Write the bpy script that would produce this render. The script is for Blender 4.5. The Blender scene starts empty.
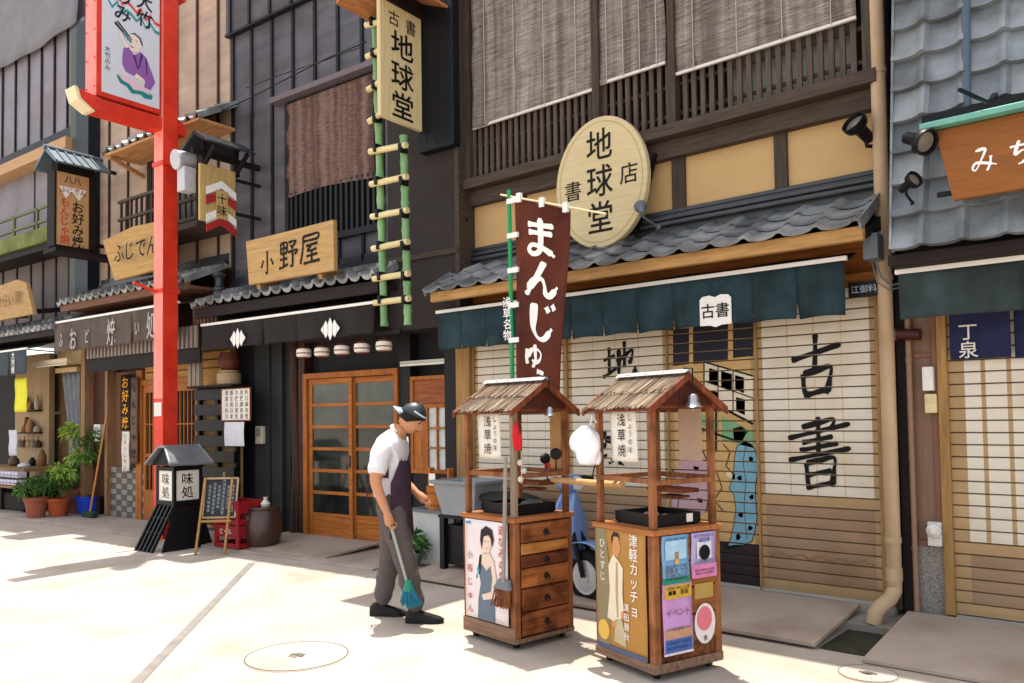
import bpy, bmesh, math, random
from mathutils import Vector, Matrix
S = bpy.context.scene
COL = S.collection
rnd = random.Random(11)
R = math.radians

# ------------------------------------------------------------------ camera
FPX, PPY, CPOS = 815.0, 385.0, Vector((0, -6.4, 1.55))
_a, _t, _q = R(49.7), R(2.2), R(0.85)
_f = Vector((-math.cos(_a), math.sin(_a), 0)); _r = Vector((math.sin(_a), math.cos(_a), 0)); _u = Vector((0, 0, 1))
_f2 = _f*math.cos(_t) + _u*math.sin(_t); _u2 = _u*math.cos(_t) - _f*math.sin(_t)
CR = _r*math.cos(_q) - _u2*math.sin(_q); CU = _u2*math.cos(_q) + _r*math.sin(_q); CF = _f2
cd = bpy.data.cameras.new('camera'); cam = bpy.data.objects.new('camera', cd); COL.objects.link(cam)
cd.sensor_width = 36; cd.lens = FPX/1024*36; cd.shift_y = (PPY-341.5)/1024
cd.clip_start = .05; cd.clip_end = 2000
m = Matrix((CR, CU, -CF)).transposed().to_4x4(); m.translation = CPOS
cam.matrix_world = m
S.camera = cam

# ------------------------------------------------------------------ light
SUND = Vector((.18, -.14, -1)).normalized()
w = bpy.data.worlds.new('World'); S.world = w; w.use_nodes = True
nt = w.node_tree; bg = nt.nodes['Background']
sky = nt.nodes.new('ShaderNodeTexSky'); sky.sky_type = 'NISHITA'; sky.sun_disc = False
sky.sun_elevation = R(77); sky.sun_rotation = math.atan2(-SUND.x, -SUND.y)
sky.air_density = 1.0; sky.dust_density = 2.0; sky.ozone_density = 1.0
hs_ = nt.nodes.new('ShaderNodeHueSaturation'); hs_.inputs['Saturation'].default_value = .42
wm = nt.nodes.new('ShaderNodeMix'); wm.data_type = 'RGBA'; wm.blend_type = 'MULTIPLY'; wm.inputs['Factor'].default_value = 1; wm.inputs[7].default_value = (1, .965, .915, 1)
nt.links.new(sky.outputs[0], hs_.inputs['Color']); nt.links.new(hs_.outputs[0], wm.inputs[6]); nt.links.new(wm.outputs[2], bg.inputs[0]); bg.inputs[1].default_value = .15
sl = bpy.data.lights.new('sun', 'SUN'); sl.energy = 3.0; sl.angle = R(.55); sl.color = (1, .94, .85)
so = bpy.data.objects.new('sun', sl); COL.objects.link(so); so.location = (0, 0, 30)
so.rotation_euler = SUND.to_track_quat('-Z', 'Y').to_euler()
S.view_settings.view_transform = 'Standard'; S.view_settings.look = 'None'
S.view_settings.exposure = 1.45; S.view_settings.gamma = 1; S.view_settings.use_curve_mapping = False

# ------------------------------------------------------------------ frames (u along the facade, v depth, z up)
MAIN = Matrix.Identity(4)
LEFT = Matrix.Translation((-6.7, 0, 0)) @ Matrix.Rotation(R(4), 4, 'Z')
FR = MAIN
def use(fr):
    global FR
    FR = fr
def px(x, y, v=0):
    """point of the plane v = const of the current frame seen at photo pixel x, y -> (u, z)"""
    d = CF + CR*((x-512)/FPX) + CU*((PPY-y)/FPX)
    V = FR.to_3x3() @ Vector((0, 1, 0)); o = FR.translation
    t = ((o-CPOS).dot(V) + v)/d.dot(V); p = FR.inverted() @ (CPOS + t*d)
    return p.x, p.z
def pu(x, y, v=0): return px(x, y, v)[0]
def pz(x, y, v=0): return px(x, y, v)[1]
def gr(x, y, z=0):
    d = CF + CR*((x-512)/FPX) + CU*((PPY-y)/FPX); t = (z-CPOS.z)/d.z
    p = FR.inverted() @ (CPOS + t*d); return p.x, p.y

# ------------------------------------------------------------------ materials
def hx(s, k=1.0):
    s = s.lstrip('#'); c = [int(s[i:i+2], 16)/255 for i in (0, 2, 4)]
    return [min(.95, k*(v/12.92 if v <= .04045 else ((v+.055)/1.055)**2.4)) for v in c]
MATS = {}
def mat(name, col, rough=.7, var=.18, scale=5, stretch=(1, 1, 1), bump=.0, bscale=60, metal=0, spec=.22, detail=5,
        col2=None, dirt=0, dscale=1.7, trans=0, emit=0, lo=.3, hi=.7):
    if name in MATS: return MATS[name]
    c = hx(col) if isinstance(col, str) else list(col)
    M = bpy.data.materials.new(name); M.use_nodes = True; t = M.node_tree; N = t.nodes; L = t.links
    b = N['Principled BSDF']; b.inputs['Roughness'].default_value = rough; b.inputs['Metallic'].default_value = metal
    b.inputs['Specular IOR Level'].default_value = spec
    if trans: b.inputs['Transmission Weight'].default_value = trans
    tc = N.new('ShaderNodeTexCoord'); mp = N.new('ShaderNodeMapping'); mp.inputs['Scale'].default_value = stretch
    L.new(tc.outputs['Object'], mp.inputs[0])
    n1 = N.new('ShaderNodeTexNoise'); n1.inputs['Scale'].default_value = scale; n1.inputs['Detail'].default_value = detail
    n1.inputs['Roughness'].default_value = .62
    L.new(mp.outputs[0], n1.inputs['Vector'])
    rp = N.new('ShaderNodeValToRGB'); e = rp.color_ramp.elements
    e[0].position = lo; e[1].position = hi
    c2 = (hx(col2) if isinstance(col2, str) else col2) or None
    e[0].color = [v*(1-var) for v in c]+[1]
    e[1].color = ([v for v in c2]+[1]) if c2 else [min(.95, v*(1+var)) for v in c]+[1]
    L.new(n1.outputs['Fac'], rp.inputs[0]); out = rp.outputs[0]
    if dirt:
        n2 = N.new('ShaderNodeTexNoise'); n2.inputs['Scale'].default_value = dscale; n2.inputs['Detail'].default_value = 8
        L.new(tc.outputs['Object'], n2.inputs['Vector'])
        r2 = N.new('ShaderNodeValToRGB'); r2.color_ramp.elements[0].position = .46; r2.color_ramp.elements[1].position = .7
        r2.color_ramp.elements[0].color = (1, 1, 1, 1); k = 1-dirt; r2.color_ramp.elements[1].color = (k, k*.95, k*.88, 1)
        L.new(n2.outputs['Fac'], r2.inputs[0])
        mx = N.new('ShaderNodeMix'); mx.data_type = 'RGBA'; mx.blend_type = 'MULTIPLY'; mx.inputs['Factor'].default_value = 1
        L.new(out, mx.inputs[6]); L.new(r2.outputs[0], mx.inputs[7]); out = mx.outputs[2]
    L.new(out, b.inputs['Base Color'])
    if bump:
        n3 = N.new('ShaderNodeTexNoise'); n3.inputs['Scale'].default_value = bscale; n3.inputs['Detail'].default_value = 4
        L.new(mp.outputs[0], n3.inputs['Vector'])
        bp = N.new('ShaderNodeBump'); bp.inputs['Strength'].default_value = bump; bp.inputs['Distance'].default_value = .01
        L.new(n3.outputs['Fac'], bp.inputs['Height']); L.new(bp.outputs[0], b.inputs['Normal'])
    if emit:
        b.inputs['Emission Color'].default_value = c+[1]; b.inputs['Emission Strength'].default_value = emit
    MATS[name] = M; return M
def wood(name, col, axis='z', var=.35, rough=.65, scale=9, dirt=.0, col2=None, bump=.25, spec=.16, dscale=1.7):
    st = {'z': (4, 4, .35), 'x': (.35, 4, 4), 'y': (4, .35, 4)}[axis]
    return mat(name, col, rough, var, scale, st, bump, 14, dirt=dirt, col2=col2, spec=spec, dscale=dscale)
def plain(name, col, rough=.6, **k): return mat(name, col, rough, k.pop('var', .07), k.pop('scale', 14), **k)

# ------------------------------------------------------------------ mesh builder
class MB:
    def __init__(s): s.v = []; s.f = []; s.m = []; s.mi = 0
    def add(s, vs, fs, raw=False):
        b = len(s.v); s.v += [Vector(p) if raw else FR @ Vector(p) for p in vs]
        for f in fs: s.f.append([b+i for i in f]); s.m.append(s.mi)
        return s
    def box(s, u0, u1, v0, v1, z0, z1):
        P = [(u, v, z) for z in (z0, z1) for v in (v0, v1) for u in (u0, u1)]
        return s.add(P, [(0, 2, 3, 1), (4, 5, 7, 6), (0, 1, 5, 4), (2, 6, 7, 3), (0, 4, 6, 2), (1, 3, 7, 5)])
    def bar(s, p, q, w, h, up=(0, 0, 1)):
        p, q = Vector(p), Vector(q); d = (q-p).normalized(); up = Vector(up)
        if abs(d.dot(up)) > .98: up = Vector((0, 1, 0))
        a = d.cross(up).normalized(); b = a.cross(d)
        P = []
        for c in (p, q):
            for sa, sb in ((-1, -1), (1, -1), (1, 1), (-1, 1)): P.append(c+a*sa*w/2+b*sb*h/2)
        return s.add(P, [(0, 3, 2, 1), (4, 5, 6, 7), (0, 1, 5, 4), (1, 2, 6, 5), (2, 3, 7, 6), (3, 0, 4, 7)])
    def tube(s, pts, r, n=10, cap=True):
        pts = [Vector(p) for p in pts]; k = len(pts)
        rs = r if isinstance(r, (list, tuple)) else [r]*k
        P = []; ref = None
        for i, c in enumerate(pts):
            d = (pts[min(i+1, k-1)]-pts[max(i-1, 0)]).normalized()
            if ref is None: ref = Vector((0, 0, 1)) if abs(d.z) < .9 else Vector((1, 0, 0))
            a = d.cross(ref).normalized(); b = a.cross(d).normalized(); ref = b
            for j in range(n):
                t = 2*math.pi*j/n; P.append(c+(a*math.cos(t)+b*math.sin(t))*rs[i])
        F = [(i*n+j, i*n+(j+1) % n, (i+1)*n+(j+1) % n, (i+1)*n+j) for i in range(k-1) for j in range(n)]
        if cap: F += [tuple(range(n-1, -1, -1)), tuple((k-1)*n+j for j in range(n))]
        return s.add(P, F)
    def lathe(s, prof, c, n=20, axis=(0, 0, 1)):
        ax = Vector(axis).normalized(); a = ax.orthogonal().normalized(); b = ax.cross(a); c = Vector(c)
        P = [c+ax*z+(a*math.cos(2*math.pi*j/n)+b*math.sin(2*math.pi*j/n))*max(r, .0004) for r, z in prof for j in range(n)]
        k = len(prof)
        F = [(i*n+j, i*n+(j+1) % n, (i+1)*n+(j+1) % n, (i+1)*n+j) for i in range(k-1) for j in range(n)]
        F += [tuple(range(n-1, -1, -1)), tuple((k-1)*n+j for j in range(n))]
        return s.add(P, F)
    def prism(s, pts, vec):
        n = len(pts); vec = Vector(vec); P = [Vector(p) for p in pts]; P += [p+vec for p in P]
        return s.add(P, [tuple(range(n)), tuple(range(2*n-1, n-1, -1))]+[(i, i+n, (i+1) % n+n, (i+1) % n) for i in range(n)])
    def sheet(s, fn, nx, ny, keep=None):
        P = [fn(i/nx, j/ny) for j in range(ny+1) for i in range(nx+1)]
        F = [(j*(nx+1)+i, j*(nx+1)+i+1, (j+1)*(nx+1)+i+1, (j+1)*(nx+1)+i) for j in range(ny) for i in range(nx)
             if keep is None or keep((i+.5)/nx, (j+.5)/ny)]
        return s.add(P, F)
    def ball(s, c, rx, ry=None, rz=None, n=12, k=8):
        ry = ry or rx; rz = rz or rx
        P = []; F = []
        for i in range(k+1):
            t = math.pi*i/k
            for j in range(n):
                a = 2*math.pi*j/n; P.append((c[0]+rx*math.sin(t)*math.cos(a), c[1]+ry*math.sin(t)*math.sin(a), c[2]+rz*math.cos(t)))
        for i in range(k):
            for j in range(n): F.append((i*n+j, (i+1)*n+j, (i+1)*n+(j+1) % n, i*n+(j+1) % n))
        return s.add(P, F)
    def text(s, body, c, U, V, size, bold=0.0, vertical=False, gap=1.0, sx=1.0):
        """glyphs centred on c; U = reading right, V = up (unit vectors in the frame)"""
        c, U, V = Vector(c), Vector(U), Vector(V); n = len(body)
        for i, ch in enumerate(body):
            if ch in ' 　': continue
            o = (n-1)/2-i
            cc = c+V*o*size*gap if vertical else c-U*o*size*gap*sx
            vs, fs = glyph(ch, bold)
            s.add([cc+U*(x-.5)*size*sx+V*(y-.38)*size for x, y in vs], fs)
        return s
    def brush(s, strokes, c, U, V, size, w=.09, sx=1.0):
        c, U, V = Vector(c), Vector(U), Vector(V); NN = U.cross(V)
        for si, st in enumerate(strokes):
            pts = [Vector((p[0], p[1])) for p in st]; pl = []
            for i in range(len(pts)-1):
                p0 = pts[max(i-1, 0)]; p1 = pts[i]; p2 = pts[i+1]; p3 = pts[min(i+2, len(pts)-1)]
                for j in range(6):
                    t = j/6
                    pl.append(.5*((2*p1)+(-p0+p2)*t+(2*p0-5*p1+4*p2-p3)*t*t+(-p0+3*p1-3*p2+p3)*t**3))
            pl.append(pts[-1]); k = len(pl); P = []
            for i, p in enumerate(pl):
                d = (pl[min(i+1, k-1)]-pl[max(i-1, 0)]).normalized(); nn = Vector((-d.y, d.x)); t = i/(k-1)
                ww = w*(.72+.22*math.cos(t*math.pi*2)+.14*math.sin(t*9+len(pts)))*.5
                if t > .93: ww *= .45
                if t < .03: ww *= .6
                for sg in (1, -1):
                    q = p+nn*ww*sg; P.append(c+U*(q.x-.5)*size*sx+V*(q.y-.5)*size+NN*(.0005*si+.0009*t))
            s.add(P, [(2*i, 2*i+1, 2*i+3, 2*i+2) for i in range(k-1)])
        return s
    def build(s, name, mats, parent=None, smooth=False, bevel=0, solid=0, label=None, sub=0, merge=False):
        if not isinstance(mats, (list, tuple)): mats = [mats]
        me = bpy.data.meshes.new(name)
        inv = None
        if parent is not None:
            inv = world(parent).inverted(); org = None
        else:
            xs = [p.x for p in s.v]; ys = [p.y for p in s.v]; zs = [p.z for p in s.v]
            org = Vector(((min(xs)+max(xs))/2, (min(ys)+max(ys))/2, min(zs)))
        V = [inv @ p if inv else p-org for p in s.v]
        me.from_pydata([tuple(p) for p in V], [], s.f)
        for mm in mats: me.materials.append(mm)
        me.polygons.foreach_set('material_index', s.m)
        bm = bmesh.new(); bm.from_mesh(me)
        if merge: bmesh.ops.remove_doubles(bm, verts=bm.verts, dist=.0005)
        bmesh.ops.recalc_face_normals(bm, faces=bm.faces)
        bm.to_mesh(me); bm.free()
        if smooth:
            me.polygons.foreach_set('use_smooth', [True]*len(me.polygons))
            try: me.set_sharp_from_angle(angle=R(40))
            except Exception: pass
        o = bpy.data.objects.new(name, me); COL.objects.link(o)
        if parent is not None: o.parent = parent
        else: o.location = org
        if solid:
            md = o.modifiers.new('solidify', 'SOLIDIFY'); md.thickness = solid; md.offset = 0
        if bevel:
            md = o.modifiers.new('bevel', 'BEVEL'); md.width = bevel; md.segments = 2; md.limit_method = 'ANGLE'; md.angle_limit = R(50)
        if sub:
            md = o.modifiers.new('sub', 'SUBSURF'); md.levels = sub; md.render_levels = sub
        if label: o['label'] = label
        return o
def world(o):
    mm = Matrix.LocRotScale(o.location, o.rotation_euler, o.scale)
    return world(o.parent) @ mm if o.parent else mm
GL = {}
def glyph(ch, bold):
    k = (ch, bold)
    if k not in GL:
        cu = bpy.data.curves.new('glyph', 'FONT'); cu.body = ch; cu.resolution_u = 3; cu.offset = bold
        o = bpy.data.objects.new('glyph', cu); COL.objects.link(o)
        bpy.context.view_layer.update()
        me = bpy.data.meshes.new_from_object(o.evaluated_get(bpy.context.evaluated_depsgraph_get()))
        xs = [v.co.x for v in me.vertices] or [0, 1]
        sh = .5-(min(xs)+max(xs))/2
        GL[k] = ([(v.co.x+sh, v.co.y) for v in me.vertices], [tuple(p.vertices) for p in me.polygons])
        bpy.data.objects.remove(o); bpy.data.curves.remove(cu); bpy.data.meshes.remove(me)
    return GL[k]
def tag(o, label, cat, group=None):
    o['label'] = label; o['category'] = cat
    if group: o['group'] = group
    return o
def struct(o): o['kind'] = 'structure'; return o
def thing(name, label, cat, loc=(0, 0, 0), rz=0, group=None):
    o = bpy.data.objects.new(name, None); COL.objects.link(o); o.empty_display_size = .2
    o.location = FR @ Vector(loc); o.rotation_euler = (0, 0, rz + FR.to_euler().z)
    return tag(o, label, cat, group)
def copy_tree(o, parent=None):
    c = o.copy(); COL.objects.link(c)
    if parent is not None: c.parent = parent
    for ch in list(o.children): copy_tree(ch, c)
    return c
def slat_cut(mb, zs, g):
    """cut away the strips of a flat painted shape that would cross the grooves of a slatted shutter"""
    bm = bmesh.new(); vs = [bm.verts.new(p) for p in mb.v]
    for f, mi in zip(mb.f, mb.m):
        try: fc = bm.faces.new([vs[i] for i in f]); fc.material_index = mi
        except ValueError: pass
    for z in zs:
        for zz in (z-g, z+g):
            bmesh.ops.bisect_plane(bm, geom=bm.verts[:]+bm.edges[:]+bm.faces[:], dist=1e-6, plane_co=(0, 0, zz), plane_no=(0, 0, 1))
    kill = [f for f in bm.faces if any(abs(f.calc_center_median().z-z) < g for z in zs)]
    bmesh.ops.delete(bm, geom=kill, context='FACES')
    out = MB(); bm.verts.index_update()
    out.v = [v.co.copy() for v in bm.verts]; out.f = [[v.index for v in f.verts] for f in bm.faces]; out.m = [f.material_index for f in bm.faces]
    bm.free(); return out
X3, Y3, Z3 = Vector((1, 0, 0)), Vector((0, 1, 0)), Vector((0, 0, 1))
BR = {
 '古': [[(.05, .68), (.5, .71), (.95, .75)], [(.5, 1), (.49, .7), (.47, .42)], [(.26, .42), (.27, .2), (.33, .02)], [(.26, .42), (.52, .43), (.76, .44), (.74, .25), (.68, .03)], [(.33, .08), (.52, .09), (.68, .1)]],
 '書': [[(.24, .92), (.5, .94), (.73, .96), (.72, .87), (.68, .8)], [(.02, .79), (.5, .82), (.98, .85)], [(.24, .69), (.5, .7), (.72, .71)], [(.2, .58), (.5, .59), (.8, .6)], [(.02, .46), (.5, .48), (.98, .5)], [(.5, 1.03), (.5, .7), (.49, .46)], [(.3, .38), (.31, .2), (.33, -.02)], [(.3, .38), (.5, .39), (.73, .4), (.72, .2), (.69, -.02)], [(.33, .2), (.5, .21), (.69, .22)], [(.33, .02), (.5, .03), (.69, .04)]],
 '地': [[(.02, .62), (.2, .64), (.38, .67)], [(.2, .92), (.2, .6), (.2, .25)], [(.0, .18), (.2, .24), (.42, .34)], [(.42, .5), (.66, .59), (.9, .7), (.88, .5), (.8, .36)], [(.67, .97), (.67, .6), (.66, .3)], [(.5, .8), (.5, .45), (.51, .15), (.7, .06), (.94, .08), (.98, .26)]],
 'ま': [[(.15, .8), (.5, .81), (.85, .84)], [(.18, .6), (.5, .61), (.82, .63)], [(.52, 1), (.53, .7), (.53, .35), (.48, .12), (.32, .05), (.2, .15), (.3, .28), (.52, .26), (.72, .16), (.88, .05)]],
 'ん': [[(.56, .98), (.4, .6), (.2, .2), (.1, .04)], [(.16, .2), (.34, .46), (.5, .5), (.57, .32), (.6, .12), (.74, .08), (.95, .34)]],
 'じ': [[(.32, .97), (.3, .6), (.3, .3), (.42, .08), (.62, .08), (.86, .34)], [(.62, .9), (.66, .84), (.71, .76)], [(.8, .97), (.85, .91), (.9, .83)]],
 'ゅ': [[(.2, .8), (.16, .5), (.2, .2)], [(.2, .45), (.38, .75), (.65, .78), (.84, .6), (.78, .36), (.58, .27), (.4, .36)], [(.54, .98), (.56, .6), (.56, .3), (.42, .05)]],
 '小': [[(.5, .95), (.5, .5), (.5, .06), (.40, .13)], [(.25, .6), (.2, .46), (.12, .3)], [(.72, .62), (.8, .5), (.88, .36)]],
 '屋': [[(.12, .9), (.5, .92), (.88, .93), (.86, .75)], [(.14, .74), (.5, .75), (.86, .76)], [(.14, .9), (.12, .5), (.0, .02)], [(.28, .58), (.55, .6), (.85, .62)], [(.55, .6), (.36, .42), (.6, .42), (.8, .45)], [(.3, .24), (.56, .26), (.84, .28)], [(.56, .42), (.56, .25), (.56, .06)], [(.16, .02), (.55, .04), (.95, .06)]],
 '野': [[(.08, .92), (.09, .75), (.1, .55)], [(.08, .92), (.42, .93), (.41, .56)], [(.09, .74), (.41, .75)], [(.1, .56), (.41, .57)], [(.25, .92), (.25, .5), (.25, .1)], [(.05, .36), (.45, .38)], [(.0, .06), (.25, .1), (.48, .18)], [(.52, .92), (.9, .93), (.72, .74)], [(.62, .82), (.74, .68)], [(.5, .58), (.96, .62), (.86, .46)], [(.74, .62), (.74, .3), (.73, .08), (.62, .12)]],
 'み': [[(.2, .9), (.55, .92), (.4, .5), (.2, .12), (.08, .2), (.2, .4), (.5, .36), (.95, .22)], [(.75, .62), (.72, .3), (.6, .02)]],
 'ち': [[(.12, .76), (.5, .78), (.85, .8)], [(.45, .98), (.3, .45), (.55, .56), (.8, .46), (.78, .2), (.4, .03)]],
 'の': [[(.52, .78), (.42, .35), (.28, .16), (.1, .4), (.25, .72), (.55, .82), (.85, .62), (.88, .35), (.62, .08)]],
 'く': [[(.7, .95), (.25, .5), (.75, .02)]],
 'う': [[(.34, .96), (.5, .93), (.66, .87)], [(.18, .6), (.4, .68), (.62, .7), (.8, .52), (.72, .26), (.55, .1), (.38, .0)]],
}
# ------------------------------------------------------------------ shared materials
m_dark = wood('dark_wood', '1f1918', 'z'); m_darkx = wood('dark_wood_long', '241c1c', 'x')
m_brown = wood('brown_wood', '453a33', 'x'); m_brownz = wood('brown_wood_post', '40362f', 'z')
m_gold = wood('golden_wood', '967549', 'z', .28); m_goldx = wood('golden_beam', 'a37d4c', 'x', .3)
m_black = plain('black_paint', '121214', .5); m_blackm = plain('black_metal', '17171a', .4, metal=.3)
m_ink = plain('ink', '0d0c0d', .7, var=0); m_white = plain('white_paint', 'e6e4e0', .5, var=.04)
m_plaster = mat('yellow_plaster', 'b8986a', .9, .06, 2.2, bump=.15, bscale=180)
m_tile = mat('kawara_tile', '72767a', .36, .45, 3.6, bump=.1, bscale=40, dirt=.55, spec=.5, col2='999da0')
m_tiledark = mat('dark_tile', '2d3236', .4, .3, 5, bump=.05, spec=.5)
def reed(name, c0, c1, c2):
    M = mat(name, c0, .85, .2, 7, (1.2, 1.2, 26), .0, 10)
    t = M.node_tree; N = t.nodes; L = t.links; b = N['Principled BSDF']
    tc = N.new('ShaderNodeTexCoord'); wv = N.new('ShaderNodeTexWave'); wv.bands_direction = 'Z'; wv.inputs['Scale'].default_value = 22; wv.inputs['Distortion'].default_value = 2.2; wv.inputs['Detail'].default_value = 3; wv.inputs['Detail Scale'].default_value = 1.3
    L.new(tc.outputs['Object'], wv.inputs['Vector'])
    mp = N.new('ShaderNodeMapping'); mp.inputs['Scale'].default_value = (5, 5, .12); L.new(tc.outputs['Object'], mp.inputs[0])
    n = N.new('ShaderNodeTexNoise'); n.inputs['Scale'].default_value = 2.2; n.inputs['Detail'].default_value = 6; L.new(mp.outputs[0], n.inputs['Vector'])
    r = N.new('ShaderNodeValToRGB'); e = r.color_ramp.elements; e[0].position = .38; e[1].position = .68; e[0].color = hx(c0)+[1]; e[1].color = hx(c1)+[1]; L.new(n.outputs['Fac'], r.inputs[0])
    mp2 = N.new('ShaderNodeMapping'); mp2.inputs['Scale'].default_value = (1.6, 1.6, 30); L.new(tc.outputs['Object'], mp2.inputs[0])
    n2 = N.new('ShaderNodeTexNoise'); n2.inputs['Scale'].default_value = 4; n2.inputs['Detail'].default_value = 7; n2.inputs['Roughness'].default_value = .7; L.new(mp2.outputs[0], n2.inputs['Vector'])
    r2 = N.new('ShaderNodeValToRGB'); e = r2.color_ramp.elements; e[0].position = .36; e[1].position = .62; e[0].color = hx(c2)+[1]; e[1].color = (1, 1, 1, 1); L.new(n2.outputs['Fac'], r2.inputs[0])
    x = N.new('ShaderNodeMix'); x.data_type = 'RGBA'; x.blend_type = 'MULTIPLY'; x.inputs['Factor'].default_value = 1; L.new(r.outputs[0], x.inputs[6]); L.new(r2.outputs[0], x.inputs[7]); L.new(x.outputs[2], b.inputs['Base Color'])
    ad = N.new('ShaderNodeMath'); L.new(wv.outputs['Fac'], ad.inputs[0]); L.new(n2.outputs['Fac'], ad.inputs[1])
    bp = N.new('ShaderNodeBump'); bp.inputs['Strength'].default_value = .8; bp.inputs['Distance'].default_value = .012; L.new(ad.outputs[0], bp.inputs['Height']); L.new(bp.outputs[0], b.inputs['Normal'])
    return M
m_blind = reed('reed_blind', '857a74', 'bfb6ae', 'a39992')
m_steel = plain('steel', '9a9ca0', .35, metal=.8)
m_pipe = mat('bamboo_pipe', 'b39a7c', .5, .12, 3, (3, 3, .8), dirt=.25)
m_paper = plain('paper', 'e2ddd2', .8, var=.04)

# ------------------------------------------------------------------ the ground
use(MAIN)
m_ground = mat('street_concrete', (.40, .345, .295), .9, .12, .9, bump=.25, bscale=130, dirt=.16, detail=9)
g = MB(); g.add([(-160, -160, 0), (160, -160, 0), (160, 160, 0), (-160, 160, 0)], [(0, 1, 2, 3)])
gnd = struct(g.build('ground', m_ground))
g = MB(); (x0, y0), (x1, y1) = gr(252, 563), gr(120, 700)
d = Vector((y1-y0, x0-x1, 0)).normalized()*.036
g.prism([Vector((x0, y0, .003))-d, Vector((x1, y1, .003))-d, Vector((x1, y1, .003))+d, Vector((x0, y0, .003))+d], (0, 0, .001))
struct(g.build('ground_strip', mat('strip_grey', (.19, .172, .155), .95, .2, 6)))  # narrow strip of darker grey lying across the paving
use(LEFT)
g = MB(); g.box(-30, .15, -1.0, .05, -.02, .028); g.box(-30, -2.3, -.93, .05, .0, .034)
struct(g.build('sidewalk', mat('sidewalk_concrete', (.37, .31, .265), .9, .1, 1.2, bump=.25, bscale=120, dirt=.3, detail=8), bevel=.006))
use(MAIN)
g = MB(); g.box(-6.7, -.2, -.42, .2, -.02, .06); g.box(-6.4, -1.76, -.1, .2, .06, .115)
struct(g.build('shop_step', mat('step_concrete', (.3, .27, .24), .9, .15, 2, bump=.2, bscale=100, dirt=.4), bevel=.008))
g = MB(); g.box(-1.98, -1.66, -1.0, -.3, .001, .006)
struct(g.build('gutter_bed', mat('wet_moss', (.018, .02, .015), .6, .5, 14, col2=(.05, .055, .035))))
m_ramp = mat('ramp_plate', (.37, .30, .245), .85, .1, 1.6, bump=.2, bscale=110, dirt=.35, detail=8)
def ramp(fr, u0, u1, va, vb, za, zb, label):
    use(fr); b = MB()
    b.prism([(u0, va, za-.025), (u0, va, za), (u0, vb, zb), (u0, vb, zb-.025)], (u1-u0, 0, 0))
    if u1-u0 > 2.2:
        b.mi = 1; n = int((u1-u0)/1.2)
        for k in range(1, n):
            uu = u0+(u1-u0)*k/n; b.prism([(uu, va+.002, za+.0012), (uu, vb, zb+.0012), (uu, vb, zb-.001), (uu, va+.002, za-.001)], (.008, 0, 0))
    return tag(b.build('ramp_plate', [m_ramp, m_dark], bevel=.003), label, 'ramp', 'sloping plates in front of the shops')
ramp(MAIN, -5.95, -1.985, -1.05, -.13, .045, .13, 'long sloping plate below the painted book shop shutters')
ramp(MAIN, -1.66, -.25, -1.15, -.12, .03, .125, 'sloping concrete plate below the shutter of the grey tiled shop')
ramp(LEFT, -2.45, -.72, -.86, -.02, .045, .1, 'low sloping plate in front of the orange sliding doors')
def manhole(x, y, r, label):
    px_, py_ = gr(x, y); b = MB()
    b.lathe([(0, 0), (r, 0), (r, .003), (r*.965, .003), (r*.96, .0045), (.001, .0045)], (px_, py_, .0005), 56)
    b.mi = 1
    b.lathe([(r*.965, .0032), (r*.965, .006), (r*.94, .006), (r*.94, .0032)], (px_, py_, .0005), 56)
    for a in range(6): q = a*1.047; b.box(px_+math.cos(q)*r*.12-.016, px_+math.cos(q)*r*.12+.016, py_+math.sin(q)*r*.12-.016, py_+math.sin(q)*r*.12+.016, .004, .0057)
    b.box(px_-.05, px_+.05, py_-.012, py_+.012, .005, .0085)
    tag(b.build('manhole_cover', [mat('manhole_concrete', (.40, .345, .295), .85, .1, 8, bump=.3, dirt=.2), mat('manhole_iron', (.10, .085, .075), .7, .1, 8)]), label, 'manhole', 'round covers in the pavement')
manhole(297, 656, .345, 'large round manhole cover in the sunlit open paving')
manhole(868, 674, .17, 'small round cover beside the gap between the ramp plates')

# ------------------------------------------------------------------ book shop (main building)
use(MAIN)
shop = thing('book_shop', 'two storey wooden book shop with yellow plaster band and painted shutters', 'shop', (-4, .1, 0))
b = MB(); b.box(-6.2, -1.72, .1, 5, .05, 6.9); b.build('wall', m_dark, shop)
b = MB(); b.box(-6.3, -1.66, -.32, 5.1, 6.9, 7.05); b.build('roof', m_tiledark, shop)
b = MB(); b.box(-6.12, -1.74, .0, .099, 3.2, 3.95); b.build('plaster_band', m_plaster, shop)
for x0, x1, y in ((446, 461, 220), (519, 527, 210), (673, 686, 170), (775, 788, 150)):
    a, c = pu(x0, y), pu(x1, y); b = MB(); b.box(a, c, -.03, .05, 3.18, 3.93); b.build('post', m_brownz, shop, bevel=.004)
for a, c, e, f in ((-6.2, -5.98, .1, 3.17), (-1.76, -1.72, .1, 6.88)): b = MB(); b.box(a, c, -.028, .05, e, f); b.build('post', m_brownz, shop, bevel=.004)
b = MB(); b.box(-6.14, -1.75, -.09, .06, 3.80, 3.955); b.box(-6.12, -1.74, -.2, .05, 3.958, 4.06)
b.build('floor_beam', m_brown, shop, bevel=.005)
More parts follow.
